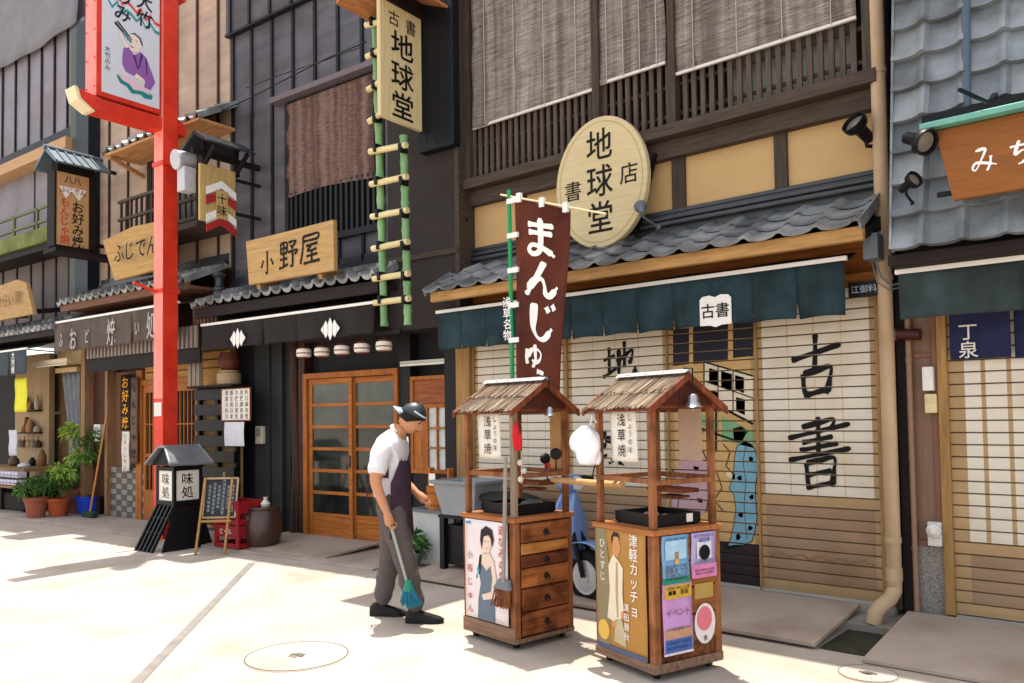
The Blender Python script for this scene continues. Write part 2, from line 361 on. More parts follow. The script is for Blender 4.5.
# lattice balcony
lat = MB(); u = -5.84
while u < -1.83: lat.box(u, u+.043, -.105, -.075, 4.06, 4.86); u += .083
lat.build('lattice', wood('lattice_wood', '50453f', 'z'), shop, bevel=.003)
lat = MB(); lat.box(-5.86, -1.8, -.07, -.05, 4.16, 4.19); lat.box(-5.86, -1.8, -.07, -.05, 4.42, 4.45); lat.build('lattice_rail', m_brown, shop)
for x0, x1 in ((459, 469), (592, 599), (668, 675), (866, 875)):
    a, c = pu(x0, 50, -.15), pu(x1, 50, -.15); b = MB(); b.box(a, c, -.17, -.04, 4.06, 6.9); b.build('balcony_post', m_brownz, shop, bevel=.005)
b = MB(); b.box(-3.0, -1.95, .04, .09, 4.0, 6.6); b.build('window', plain('window_reflection', '90988f', .25, var=.25, scale=3), shop)  # white reflection in the glass painted in as its pale colour
def blind(u0, u1, z0, z1, name='reed_blind'):
    k = rnd.random()*9
    b = MB(); b.sheet(lambda s, t: (u0+(u1-u0)*s, -.135+.009*math.sin(t*23+k)+.006*math.sin(s*9+t*6+k)+rnd.uniform(-.0015, .0015), z0+(z1-z0)*t+.012*math.sin(s*5+k)*(1-t)), 26, 90)
    o = b.build(name, m_blind, shop, smooth=True, solid=.006)
    b = MB(); b.box(u0, u1, -.15, -.125, z0-.012, z0+.012); b.build('bottom_bar', plain('blind_bar', 'c9c4bf', .6), o)
    b = MB(); 
    for s in (.12, .38, .63, .88): b.box(u0+(u1-u0)*s, u0+(u1-u0)*s+.006, -.158, -.152, z0, z1)
    b.build('cord', plain('blind_cord', 'a9a09c', .8), o)
blind(-5.80, -4.26, 4.60, 6.85); blind(-4.18, -3.49, 4.63, 6.85); blind(-3.40, -1.88, 4.495, 6.85)

# tiled pent roof over the shop front
m_tile_b = mat('kawara_tile_dark', '5b5f63', .4, .4, 5, bump=.1, bscale=40, dirt=.4, spec=.5); m_tile_c = mat('kawara_tile_pale', '8f9396', .34, .3, 5, bump=.1, bscale=40, dirt=.5, spec=.5)
def tiled(name, u0, u1, vf, zf, vb, zb, pitch, rows, parent, m, thick=.035, amp=.032):
    """san-gawara tiles: each row steps over the one below"""
    b = MB(); n = max(1, round((u1-u0)/pitch)); dl = Vector((0, vb-vf, zb-zf)); L = dl.length; dn = Vector((0, -(zb-zf), vb-vf))/L
    if dn.z < 0: dn = -dn
    per = 10; N = n*per
    def wv(i):
        t = (i % per)/per
        return amp*(1.5*math.sin(math.pi*(t-.72)/.28)-.25 if t > .72 else -.25-.75*math.sin(math.pi*t/.72)+.45*t)
    for r in range(rows):
        base = Vector((0, vf, zf))+dl*(r/rows); top = Vector((0, vf, zf))+dl*((r+1.12)/rows)
        vs = []
        for i in range(N+1):
            uu = u0+(u1-u0)*i/N; h = wv(i); jit = .004*math.sin(i//per*2.7+r*1.3)
            low = base+dn*(h+thick+jit); up = top+dn*(h-.014+jit*.5); und = base+dn*(h-.004)
            lip = base+dl*(.012*math.cos(2*math.pi*(i % per)/per)/max(.2, L))
            vs += [(uu, und.y, und.z), (uu, low.y, low.z), (uu, up.y, up.z)]
        F = []
        for i in range(N):
            a = 3*i; F += [(a, a+3, a+4, a+1), (a+1, a+4, a+5, a+2)]
        k0 = len(b.f); b.add(vs, F); tr = random.Random(r*7+n)
        tone = [tr.choice((0, 0, 0, 1, 2)) for _ in range(n+1)]
        for i in range(N): b.m[k0+2*i] = b.m[k0+2*i+1] = tone[i//per]
    # end walls close the side
    for uu in (u0, u1):
        a = Vector((uu, vf, zf)); c = Vector((uu, vb, zb)); b.prism([a-dn*.05, c-dn*.05, c+dn*.03, a+dn*.03], (.015 if uu == u0 else -.015, 0, 0))
    return b.build(name, m if isinstance(m, list) else [m, m_tile_b, m_tile_c], parent, smooth=True)
EV = -.6
zf0 = pz(640, 262, EV); uL = -5.99; uR = -1.74
tiled('tiled_eave', uL-.06, uR+.0, EV-.05, 2.835, -.06, 3.17, .262, 3, shop, m_tile, .02, .02)
b = MB(); b.box(uL, uR, EV-.01, EV+.05, 2.725, 2.825); b.build('fascia', m_goldx, shop, bevel=.006)
b = MB(); b.prism([(uL, EV+.05, 2.74), (uL, EV+.05, 2.80), (uL, -.05, 3.02), (uL, -.05, 2.9)], (uR-uL, 0, 0)); b.build('soffit', m_darkx, shop)
b = MB(); b.box(uL-.02, uR+.0, -.035, -.001, 3.08, 3.34)
for z0, z1, v in ((3.315, 3.355, -.045), (3.26, 3.30, -.07), (3.205, 3.245, -.095)): b.box(uL-.03, uR+.03, v, 0, z0, z1)
b.build('ridge', m_tiledark, shop, smooth=True, bevel=.012)

# shutters
GOLD = hx('b98a4a')
m_sh_white = mat('shutter_white', 'd0c8b8', .6, .06, 3, dirt=.18, dscale=3); m_sh_tan = mat('shutter_tan', 'a68b66', .6, .1, 3, dirt=.12)
m_sh_brown = mat('shutter_brown', '927860', .6, .1, 3, dirt=.15); m_sh_line = mat('shutter_muntin', 'bda888', .6, .08, 3)
m_sh_ground = mat('shutter_sand', 'bd9b66', .6, .08, 3, dirt=.1); m_sh_dark = mat('shutter_dark', '2b2327', .6, .1, 3)
m_groove = plain('shutter_groove_shade', '77664f', .7)  # shade inside the slat grooves painted in as a darker colour
PITCH = .0845
def shutter(name, u0, u1, z0, z1, fn, cuts, parent, label=None, v=0.0, pitch=PITCH):
    """slatted roller shutter, colours painted cell by cell: fn(u, z) -> material slot"""
    b = MB(); us = sorted(set([u0, u1]+[c for c in cuts if u0 < c < u1])); zs = []; z = z0
    while z < z1-.01:
        zt = min(z+pitch, z1); zs.append(z)
        for a, c in zip(us[:-1], us[1:]):
            b.mi = fn((a+c)/2, (z+zt)/2)
            g = .0075
            P = [(a, v+.006, z), (c, v+.006, z), (a, v-.012, z+g), (c, v-.012, z+g), (a, v-.0145, z+pitch*.5), (c, v-.0145, z+pitch*.5), (a, v-.012, zt-.004), (c, v-.012, zt-.004), (a, v+.006, zt), (c, v+.006, zt)]
            b.add(P, [(2, 3, 5, 4), (4, 5, 7, 6), (6, 7, 9, 8)]); k = b.mi; b.mi = 6; b.add(P[:4], [(0, 1, 3, 2)]); b.mi = k
        z = zt
    o = b.build(name, [m_sh_white, m_sh_tan, m_sh_brown, m_sh_line, m_sh_ground, m_sh_dark, m_groove], parent, label=label)
    return o, [q+.004 for q in zs]
SZ0, SZ1 = .13, 2.5
def shoji(u0, u1, n):
    wdt = .010; w0, w1 = u0+.045, u1-.045; cols = [w0+(w1-w0)*k/n for k in range(1, n)]
    cuts = [w0, w1]+[c+s*wdt/2 for c in cols for s in (-1, 1)]
    def fn(u, z):
        if u < w0 or u > w1: return 1
        if z < .24: return 1
        if z < .80: return 2
        if z < .875: return 1
        if any(abs(u-c) < wdt/2 for c in cols): return 3
        return 0
    return fn, cuts
V0 = -.0165
shs = []
for u0, u1, n, lab in ((-5.94, -4.72, 5, 'cream panelled shutter behind the first food cart'), (-4.70, -3.61, 4, 'cream panelled shutter with a tall black character'), (-2.78, -1.85, 4, 'cream panelled shutter with two bold black characters')):
    fn, cuts = shoji(u0, u1, n); shs.append(shutter('roller_shutter', u0, u1, SZ0, SZ1, fn, cuts, shop, lab))
fnm = lambda u, z: 5 if z < .46 else (1 if (u < -3.55 or u > -2.84) else 4)
mur, mzs = shutter('roller_shutter', -3.60, -2.79, SZ0, SZ1, fnm, [-3.55, -2.84], shop, 'shutter painted with an old street scene')
def painted(name, m, parent, zs, build):
    b = MB(); build(b); slat_cut(b, zs, .0055).build(name, m, parent)
UX, UZ = (1, 0, 0), (0, 0, 1)
sh3, z3 = shs[2]
c1 = px(816, 366, V0); c2 = px(819, 453, V0)
SL = lambda ch, k=.16: [[(x, y+k*(x-.5)) for x, y in st] for st in BR[ch]]
painted('lettering', m_ink, sh3, z3, lambda b: (b.brush(SL('古'), (c1[0], V0, c1[1]), UX, (.0, 0, 1), .50, .135, .86), b.brush(SL('書'), (c2[0], V0, c2[1]), UX, UZ, .53, .105, .95)))
sh2, z2 = shs[1]
c1 = px(619, 361, V0); c2 = px(600, 448, V0)
painted('lettering', m_ink, sh2, z2, lambda b: (b.brush(SL('地'), (c1[0], V0, c1[1]), UX, UZ, .36, .14), b.text('球', (c2[0]+.12, V0, c2[1]), UX, UZ, .36, .035)))
painted('dado_pattern', plain('dado_marks', '7a5c40', .7), sh3, z3, lambda b: [b.add([(u, V0, .405+z), (u+.02, V0, .415+z), (u+.012, V0, .425+z), (u-.006, V0, .42+z)], [(0, 1, 2, 3)]) for u in [-2.7+.031*k for k in range(26)] for z in ([.012*math.sin(u*40)])])
# the painted street scene
def P(x, y): a = px(x, y, V0); return (a[0], V0, a[1])
def poly(b, pts): b.add([P(*p) for p in pts], [tuple(range(len(pts)))])
def line(b, pts, w=.012, v=V0-.001):
    q = [Vector((px(*p, v)[0], v, px(*p, v)[1])) for p in pts]
    for a, c in zip(q[:-1], q[1:]):
        d = (c-a).normalized(); n = Vector((-d.z, 0, d.x))*w/2; b.add([a-n, a+n, c+n, c-n], [(0, 1, 2, 3)])
def paint(name, col, fn): painted(name, plain('mural_'+name, col, .7, var=.1), mur, mzs, fn)
paint('noren_picture', '23232f', lambda b: (poly(b, [(673, 330), (689, 328), (689, 364), (673, 366)]), poly(b, [(693, 327), (728, 323), (728, 361), (693, 364)]), poly(b, [(733, 322), (753, 319), (753, 356), (733, 358)])))
paint('green_field', '6f9a6f', lambda b: (poly(b, [(700, 414), (718, 420), (718, 432), (700, 424)]), poly(b, [(722, 416), (753, 432), (753, 448), (722, 440)])))
paint('pale_house', 'cfc4ae', lambda b: (poly(b, [(704, 362), (753, 376), (753, 422), (704, 398)])))
def panes(b):
    for x0, y0, s in ((709, 368, 1), (735, 375, 1), (709, 390, .8), (736, 397, 1)):
        poly(b, [(x0, y0), (x0+9, y0+2.5), (x0+9, y0+2.5+16*s), (x0, y0+14*s)])
paint('pane_picture', '3c4246', panes)
paint('green_screen', '7fa57f', lambda b: poly(b, [(721, 371), (732, 374), (732, 391), (721, 387)]))
paint('blue_robe', '6f9db0', lambda b: poly(b, [(737, 446), (745, 441), (752, 445), (756, 452), (758, 464), (757, 476), (755, 490), (756, 505), (757, 518), (755, 530), (752, 541), (744, 545), (735, 545), (728, 546), (731, 537), (734, 524), (736, 508), (734, 495), (729, 488), (732, 480), (734, 466), (735, 454)]))
paint('pink_robe', 'b3929a', lambda b: poly(b, [(683, 450), (700, 446), (708, 462), (710, 490), (706, 512), (690, 520), (672, 516), (668, 500), (676, 474)]))
paint('pale_skin', 'd9c4a6', lambda b: (poly(b, [(733, 430), (741, 428), (746, 434), (742, 442), (734, 442)]), poly(b, [(690, 432), (698, 430), (702, 438), (696, 446), (688, 444)]), poly(b, [(727, 470), (735, 474), (735, 480), (726, 476)])))
def outl(b):
    line(b, [(737, 446), (745, 441), (752, 445), (756, 452), (758, 464), (757, 476), (755, 490), (756, 505), (757, 518), (755, 530), (752, 541), (744, 545), (735, 545), (728, 546), (731, 537), (734, 524), (736, 508), (734, 495), (729, 488), (732, 480), (734, 466), (735, 454), (737, 446)], .006)
    line(b, [(746, 444), (743, 462), (746, 482), (744, 505), (747, 540)], .005); line(b, [(683, 450), (700, 446), (708, 462), (710, 490), (706, 512)], .009)
    line(b, [(700, 428), (716, 434), (740, 442)], .018); line(b, [(716, 402), (716, 452)], .018); line(b, [(704, 362), (753, 376)], .014); line(b, [(704, 398), (753, 424)], .02)
    line(b, [(704, 362), (704, 398)], .012); line(b, [(718, 366), (718, 406)], .01); line(b, [(733, 371), (733, 412)], .01); line(b, [(704, 381), (753, 398)], .01)
    line(b, [(733, 430), (741, 427), (747, 433)], .02); line(b, [(688, 432), (694, 428), (702, 434)], .02); line(b, [(723, 444), (730, 452), (726, 466), (733, 474)], .008)
    line(b, [(672, 470), (680, 490), (676, 520)], .008); line(b, [(716, 470), (722, 488), (714, 500), (724, 512)], .008); line(b, [(740, 546), (728, 548), (724, 544)], .018)
    for x, y in ((751, 459), (740, 478), (752, 497), (741, 515), (750, 528), (738, 537)): poly(b, [(x+2.6*math.cos(q*1.05)*(1+.4*math.sin(q*3+x)), y+3.2*math.sin(q*1.05)*(1+.3*math.cos(q*2+y))) for q in range(6)])
    for x, y in ((696, 468), (690, 480), (700, 500)): poly(b, [(x-3, y-2), (x+3, y-1), (x+2, y+3), (x-2, y+2)])
paint('ink_outline', '15130f', outl)
# pillars, rails and lintel of the shop front
b = MB(); b.box(-6.16, -5.96, -.08, .05, .115, 2.62); b.build('pillar', m_gold, shop, bevel=.006)
b = MB()
for a, c in ((-5.96, -5.935), (-4.725, -4.70), (-3.612, -3.60), (-2.795, -2.775), (-1.852, -1.80)): b.box(a, c, -.035, .04, .115, 2.56)
b.build('shutter_rail', m_gold, shop, bevel=.003)
b = MB(); b.box(-5.96, -1.78, -.12, .05, 2.5, 2.58); b.box(-5.96, -1.78, -.05, .05, 2.58, 2.9); b.build('lintel', wood('lintel_wood', '8a5426', 'x'), shop, bevel=.004)
b = MB(); b.box(-1.99, -1.775, -.16, -.13, 2.395, 2.505); o = b.build('name_board', m_black, shop)
b = MB(); b.text('江御料', (-1.88, -.162, 2.45), UX, UZ, .062); b.build('lettering', plain('pale_blue_ink', '9fb4bd', .6), o)
b = MB(); b.box(-5.94, -1.85, -.03, -.001, .115, .135); b.build('sill', plain('pale_sill', 'a8a49c', .6), shop)

# awning with a split cloth valance
def awning(name, label, u0, u1, vf, zbar, vb, zb, drop, n, mtop, mcl, slit=.55, group='fabric awnings over the shop fronts', bar='white_bar', wave=.012):
    t = thing(name, label, 'awning', ((u0+u1)/2, vb, zbar-drop), 0, group)
    b = MB(); b.sheet(lambda s, q: (u0+(u1-u0)*s, vf+(vb-vf)*q, zbar+(zb-zbar)*q-.02*math.sin(math.pi*q)+.004*math.sin(s*31)), max(8, int((u1-u0)*8)), 6)
    b.build('canopy', mtop, t, smooth=True, solid=.006)
    b = MB(); b.box(u0-.02, u1+.02, vf-.022, vf+.012, zbar-.012, zbar+.022); b.build('front_bar', m_white, t, bevel=.004)
    b = MB(); W = (u1-u0)/n
    for k in range(n):
        a = u0+W*k; ph = rnd.random()*6; lift = rnd.uniform(-.004, .004); sk = rnd.uniform(-.012, .012)
        def fn(s, q, a=a, ph=ph, lift=lift, sk=sk):
            low = max(0, (q-(1-slit))/slit) if slit else 0
            gap = .004*low
            uu = a+gap+(W-2*gap)*s+sk*low*.4
            return (uu, vf-.012+wave*math.sin(s*6.3+ph)*q+.2*sk*low+.012*low*math.cos(s*3.14+ph*.3), zbar-.012-(drop+lift)*q+.01*low*math.sin(s*3.14))
        b.sheet(fn, 8, 10)
    cl = b.build('valance', mcl, t, smooth=True, solid=.004)
    b = MB()
    for uu in (u0+.12, (u0+u1)/2, u1-.12): b.bar((uu, vf, zbar), (uu, vb, zbar-.02), .02, .02)
    b.build('arm', m_blackm, t)
    return t, cl
m_awt = mat('awning_cloth', '232f33', .9, .35, 2.6, (1, 1, .5), .25, 90, col2='2e4750', dirt=.35, dscale=4)
m_awtop = plain('awning_top', '3a4442', .85)
aw, cl = awning('awning', 'long teal blue awning with an open book mark over the shutters', -6.14, -1.95, -.35, 2.655, -.1, 2.74, .395, 12, m_awtop, m_awt, .3, wave=.007)
b = MB(); cx, cz = px(716, 310, -.38); h = .12
b.prism([(cx-.135, -.395, cz-h), (cx-.135, -.395, cz+h*.75), (cx-.11, -.395, cz+h*.95), (cx-.05, -.395, cz+h), (cx, -.395, cz+h*.85), (cx+.05, -.395, cz+h), (cx+.11, -.395, cz+h*.95), (cx+.135, -.395, cz+h*.75), (cx+.135, -.395, cz-h), (cx+.05, -.395, cz-h*1.02), (cx, -.395, cz-h*1.15), (cx-.05, -.395, cz-h*1.02)], (0, .012, 0))
mk = b.build('book_mark', m_white, cl)
b = MB(); b.text('古書', (cx, -.398, cz-.005), UX, UZ, .125, .01); b.build('lettering', m_ink, mk)

# round name board
ov = thing('shop_sign', 'large round cream sign lettered in black on the yellow wall', 'sign', (-4.12, -.2, 3.07))
def ell(cu, cz, a, bb, v, n=48): return [(cu+a*math.cos(2*math.pi*i/n), v, cz+bb*math.sin(2*math.pi*i/n)) for i in range(n)]
cu_, cz_ = -4.13, 3.675
b = MB(); b.prism(ell(cu_, cz_, .50, .605, -.25), (0, .07, 0)); b.build('board', wood('sign_cream', 'bfaf88', 'x', .1), ov, bevel=.012)
b = MB()
E1, E2 = ell(cu_, cz_, .455, .56, -.2515), ell(cu_, cz_, .447, .552, -.2515)
b.add(E1+E2, [(i, (i+1) % 48, 48+(i+1) % 48, 48+i) for i in range(48)]); b.build('rim_line', plain('sign_line', 'a2905f', .6), ov)
b = MB(); b.text('地球堂', (cu_, -.2535, cz_+.01), UX, UZ, .31, .008, True, 1.08, .95); b.text('書', (cu_-.30, -.2535, cz_-.03), UX, UZ, .20, .004); b.text('店', (cu_+.31, -.2535, cz_+.02), UX, UZ, .20, .004)
b.build('lettering', m_ink, ov)
b = MB()
for uu, zz in ((cu_-.25, 3.3), (cu_+.25, 3.3), (cu_, 4.1)): b.bar((uu, -.18, zz), (uu, -.02, zz), .03, .03)
b.bar((cu_+.3, -.1, 3.2), (cu_+.5, -.1, 3.86), .03, .03); b.bar((cu_-.45, -.1, 3.3), (cu_-.45, -.1, 3.86), .03, .03)
b.build('bracket', m_blackm, ov)

# spotlights
def spot(label, c, aim, back, size=1.0, m=m_blackm):
    t = thing('spotlight', label, 'lamp', c, 0, 'outdoor spotlights on the facades')
    c = Vector(c); d = Vector(aim).normalized(); k = size
    b = MB(); b.lathe([(.02*k, -.13*k), (.036*k, -.125*k), (.04*k, -.04*k), (.045*k, -.02*k), (.072*k, .0), (.08*k, .03*k), (.08*k, .055*k), (.07*k, .055*k), (.066*k, .03*k), (.001, .028*k)], c, 18, d); b.build('housing', m, t, smooth=True)
    b = MB(); b.lathe([(.0, .032*k), (.06*k, .034*k), (.0, .044*k)], c, 16, d); b.build('lens', plain('lamp_glass', '6a655c', .1), t)
    b = MB(); b.tube([c-d*.07*k, c-d*.07*k+Vector((0, .03, -.07))*k, back], .013*k, 8); b.ball(tuple(Vector(back)), .035*k); b.build('bracket', m, t, smooth=True)
    return t
u, z = px(858, 127, -.24); spot('black spotlight on the yellow wall beside the beige downpipe', (u, -.24, z), (-.35, -.75, .55), (u+.14, 0, z-.12), 1.15)
u, z = px(463, 222, -.12); spot('black spotlight at the left end of the yellow wall', (u, -.12, z), (.3, -.8, .45), (u, 0, z-.06), .9)
u, z = px(641, 208, -.4); spot('small grey spotlight at the lower right rim of the round sign', (u, -.4, z), (-.5, .5, .7), (u+.05, -.2, z-.14), .7, plain('lamp_grey', '5a6068', .4))

# downpipe
b = MB(); uu = -1.742
zz = 6.9; b.tube([(uu, -.13, 6.9), (uu, -.13, .3), (uu, -.13, .26), (uu-.02, -.2, .2), (uu-.05, -.3, .17), (uu-.07, -.36, .13), (uu-.08, -.38, .055)], .052, 16)
for z in (4.05, 2.52, .62): b.tube([(uu, -.13, z-.02), (uu, -.13, z+.02)], .058, 16)
b.tube([(uu, -.13, .42), (uu, -.13, .33)], .058, 16)
dp = tag(b.build('downpipe', m_pipe, smooth=True), 'beige downpipe running down beside the painted shutters to the open gutter', 'pipe')
b = MB(); b.box(-1.80, -1.70, -.42, -.27, 2.62, 2.80); b.tube([(-1.76, -.3, 2.64), (-1.72, -.28, 2.5), (-1.66, -.25, 2.44), (-1.6, -.2, 2.46), (-1.55, -.1, 2.52)], .008, 6)
b.tube([(-1.78, -.3, 2.64), (-1.75, -.28, 2.47), (-1.68, -.25, 2.41), (-1.58, -.2, 2.43), (-1.52, -.1, 2.5)], .006, 6)
tag(b.build('junction_box', plain('box_grey', '5f676c', .5), bevel=.005), 'grey junction box with hanging cables beside the downpipe', 'cable box')
# ------------------------------------------------------------------ grey tiled shop on the right
use(MAIN)
rs = thing('tiled_shop', 'shop with a steep grey tiled front above a green grey awning', 'shop', (-.2, .1, 0))
b = MB(); b.box(-1.70, 3.4, .12, 5, 0, 5.6); b.box(-1.705, -1.615, -.03, .12, .0, 2.5); b.build('wall', m_dark, rs)
m_tilewall = mat('wall_tile', '737b82', .42, .34, 2.6, (1, 1, 1.6), .1, 35, dirt=.5, dscale=3, spec=.45, col2='868e94')
tiled('tiled_front', -1.565, 3.2, -.62, 2.62, -.22, 5.3, .235, 12, rs, [m_tilewall, mat('wall_tile_dark', '61686f', .45, .35, 2.5, bump=.1, bscale=35, dirt=.45), mat('wall_tile_pale', '868d92', .4, .25, 2.5, bump=.1, bscale=35, dirt=.4)], .045, .028)
b = MB(); b.prism([(-1.62, -.24, 4.64), (-1.62, -.5, 4.52), (-1.62, -.5, 4.44), (-1.62, -.24, 4.56)], (.62, 0, .14)); b.build('barge_board', wood('grey_board', '8d8880', 'x'), rs)
b = MB(); b.box(-1.60, 3.2, -.55, .12, 2.53, 2.6); b.build('soffit', m_darkx, rs)
b = MB(); b.tube([(-1.10, -.55, 3.3), (-1.10, -.28, 5.3)], .028, 8); b.build('conduit', plain('conduit_blue', '4b5a68', .4), rs, smooth=True)
m_copper = wood('copper_panel', '7d6252', 'z', .15); m_pebble = mat('pebble_dash', '86807a', .95, .5, 90, bump=.8, bscale=110, detail=2)
b = MB(); b.box(-1.615, -1.44, .0, .12, .62, 2.5); b.build('side_panel', m_copper, rs)
b = MB(); b.box(-1.615, -1.60, -.025, 0, .60, 2.4); b.box(-1.475, -1.44, -.025, 0, .60, 2.4); b.box(-1.60, -1.475, -.025, 0, .58, .62); b.box(-1.60, -1.475, -.022, 0, 1.93, 1.96); b.build('panel_frame', wood('copper_frame', '7a5544', 'z', .2), rs, bevel=.003)
b = MB(); b.box(-1.615, -1.40, -.015, .12, .0, .58); b.build('plinth', m_pebble, rs)
b = MB(); b.box(-1.435, -1.37, -.05, .12, .115, 2.5); b.build('pillar', m_gold, rs, bevel=.005)
def fnr(u, z):
    if u < -1.27: return 1
    if z < .60: return 1 if z < .17 or z > .53 else 2
    if 1.18 < z < 1.245: return 1
    for c in (-1.155, -1.0, -.845, -.69, -.535, -.38, -.225):
        if abs(u-c) < .014: return 1
    return 0
cuts = [-1.27]+[c+s*.014 for c in (-1.155, -1.0, -.845, -.69, -.535, -.38, -.225) for s in (-1, 1)]
shutter('roller_shutter', -1.37, .3, .12, 2.45, fnr, cuts, rs)
b = MB(); b.box(-1.37, .3, -.03, .1, .09, .118); b.build('sill', plain('pale_sill', 'a8a49c'), rs)
b = MB(); b.box(-1.4, .4, -.04, .1, 2.45, 2.54); b.build('lintel', m_darkx, rs)
m_awr = mat('awning_cloth_green', '323c38', .9, .35, 2.2, (1, 1, .5), .2, 90, col2='3c4c50', dirt=.35, dscale=4)
awning('awning', 'faded green grey awning under the steep grey tiles', -1.585, .6, -.36, 2.505, -.05, 2.58, .315, 3, plain('awning_top_green', '3c4540'), m_awr, 0, wave=.02)
nr = thing('noren_curtain', 'navy noren curtain with white characters above the plain shoji patterned shutter', 'curtain', (-.9, -.05, 1.9))
b = MB()
for k in range(5):
    a = -1.345+.39*k; b.sheet(lambda s, t, a=a, k=k: (a+.372*s, -.055+.012*math.sin(s*5+k), 2.42-(.52+.01*math.sin(k*2))*t), 6, 6)
b.build('cloth', mat('navy_cloth', '262a4a', .9, .2, 8), nr, smooth=True, solid=.004)
b = MB(); u, z = px(968, 342, -.08); b.text('丁泉', (u, -.078, z+.01), UX, UZ, .125, .006, True, 1.0); b.build('lettering', plain('cream_ink', 'd5d2cb'), nr)
b = MB(); b.tube([(-1.36, -.06, 2.425), (.3, -.06, 2.425)], .012, 8); b.build('rod', m_gold, nr)
# orange name board
SV = -.74
def Q(x, y, v=SV): a = px(x, y, v); return (a[0], v, a[1])
t = thing('shop_sign', 'orange wooden sign with white characters under a teal metal cap', 'sign', Q(985, 195))
uTL = Q(935, 131); uBL = Q(953, 200); dz = .03
ur = uTL[0]+1.5
b = MB(); b.prism([uTL, uBL, (uTL[0]+1.42, SV, uBL[2]), (ur, SV, uTL[2])], (0, .05, 0)); b.build('board', wood('sign_orange', '855226', 'x', .16, .4), t, bevel=.004)
b = MB(); z = uTL[2]; b.prism([(0+uTL[0]-.07, SV-.09, z-.0), (uTL[0]-.07, SV-.09, z+.035), (uTL[0]-.07, SV+.07, z+.09), (uTL[0]-.07, SV+.07, z+.01)], (1.64, 0, 0)); b.build('cap', mat('verdigris', '68a596', .5, .1, 6, dirt=.25), t, bevel=.004)
b = MB()
c0 = Q(984, 158)
[b.brush(BR[ch], (c0[0]+.195*k, SV-.004, c0[2]-.01+.004*k), UX, UZ, .15, .14) for k, ch in enumerate('みちのく')]; b.build('lettering', m_white, t)
b = MB(); b.bar((uTL[0]-.1, SV+.11, z+.12), (ur, SV+.11, z+.12), .03, .05); b.bar((uTL[0]+.3, SV+.1, z+.14), (uTL[0]+.3, -.45, z+.25), .03, .03); b.bar((uTL[0]-.02, SV+.1, uBL[2]+.07), (uTL[0]+.4, SV+.1, uBL[2]+.07), .03, .03); b.bar((uTL[0]+.3, SV-.02, z+.1), (uTL[0]+.18, SV-.2, z+.16), .018, .018)
b.bar((uTL[0]+.2, SV+.1, uBL[2]+.07), (uTL[0]+.2, -.5, uBL[2]+.1), .03, .03); b.build('bracket', m_blackm, t)
c = Q(921, 141, -.8); spot('black spotlight beside the teal cap, aimed at the orange sign', c, (.75, -.45, -.45), (c[0]-.08, -.55, c[2]+.08), 1.05)
c = Q(911, 182, -.72); spot('black bullet spotlight below left of the orange sign', c, (.85, -.5, .35), (c[0]-.02, -.58, c[2]-.12), .72)
# small fittings on the side panel
def fitting(name, label, cat, u0, u1, z0, z1, col, d=.06, extra=None):
    t = thing(name, label, cat, ((u0+u1)/2, -.02, z0))
    b = MB(); b.box(u0, u1, -.025-d, -.022, z0, z1); b.build('casing', plain(name+'_'+col, col, .4), t, bevel=.008)
    b = MB(); b.box(u0+.015, u1-.015, -.03-d, -.025-d, z0+(z1-z0)*.55, z1-.02) if extra is None else extra(b, u0, u1, z0, z1, d); b.build('cover', plain(name+'_cover_'+col, col, .25, var=.2), t, bevel=.003)
fitting('meter_box', 'white meter box high on the copper coloured side panel', 'meter box', pu(925, 380), pu(936, 380), pz(930, 391), pz(930, 367), 'd8d5cf')
fitting('meter_box', 'cream box just below the white one on the copper coloured panel', 'meter box', pu(927, 402), pu(939, 402), pz(932, 413), pz(932, 394), 'cdbf92', .05)
def lid(b, u0, u1, z0, z1, d): b.lathe([(.05, 0), (.05, .04), (.02, .06)], ((u0+u1)/2, -.03-d/2, z1-.06), 14, (0, -1, 0))
fitting('water_meter', 'white dome fitted meter low on the copper coloured side panel', 'meter box', pu(930, 535), pu(944, 535), pz(936, 545), pz(936, 521), 'c9c6c0', .05, lid)
t = thing('wall_lamp', 'dark red cylinder lamp under the green grey awning', 'lamp', (-1.62, -.1, 2.08))
b = MB(); b.tube([(-1.68, -.10, 2.1), (-1.52, -.10, 2.09)], .042, 16); b.build('shade', plain('lamp_red', '3c1614', .3), t, smooth=True)
b = MB(); b.lathe([(.03, 0), (.044, .005), (.044, .02), (.03, .022)], (-1.70, -.10, 2.1), 16, X3); b.tube([(-1.6, -.08, 2.12), (-1.6, -.0, 2.16)], .01, 8); b.build('end_ring', plain('lamp_ring', '6b5a4a', .4), t)
b = MB(); uu = -1.615; b.tube([(uu, -.06, 2.45), (uu, -.06, .12), (uu-.01, -.09, .08), (uu-.06, -.22, .06), (uu-.07, -.26, .04)], .02, 10)
for z in (1.9, 1.2, .55): b.tube([(uu, -.06, z), (uu, -.06, z+.03)], .024, 10)
tag(b.build('drain_pipe', plain('drain_pink', '866856', .5), smooth=True), 'thin pinkish drain pipe along the dark gap by the copper panel', 'pipe')
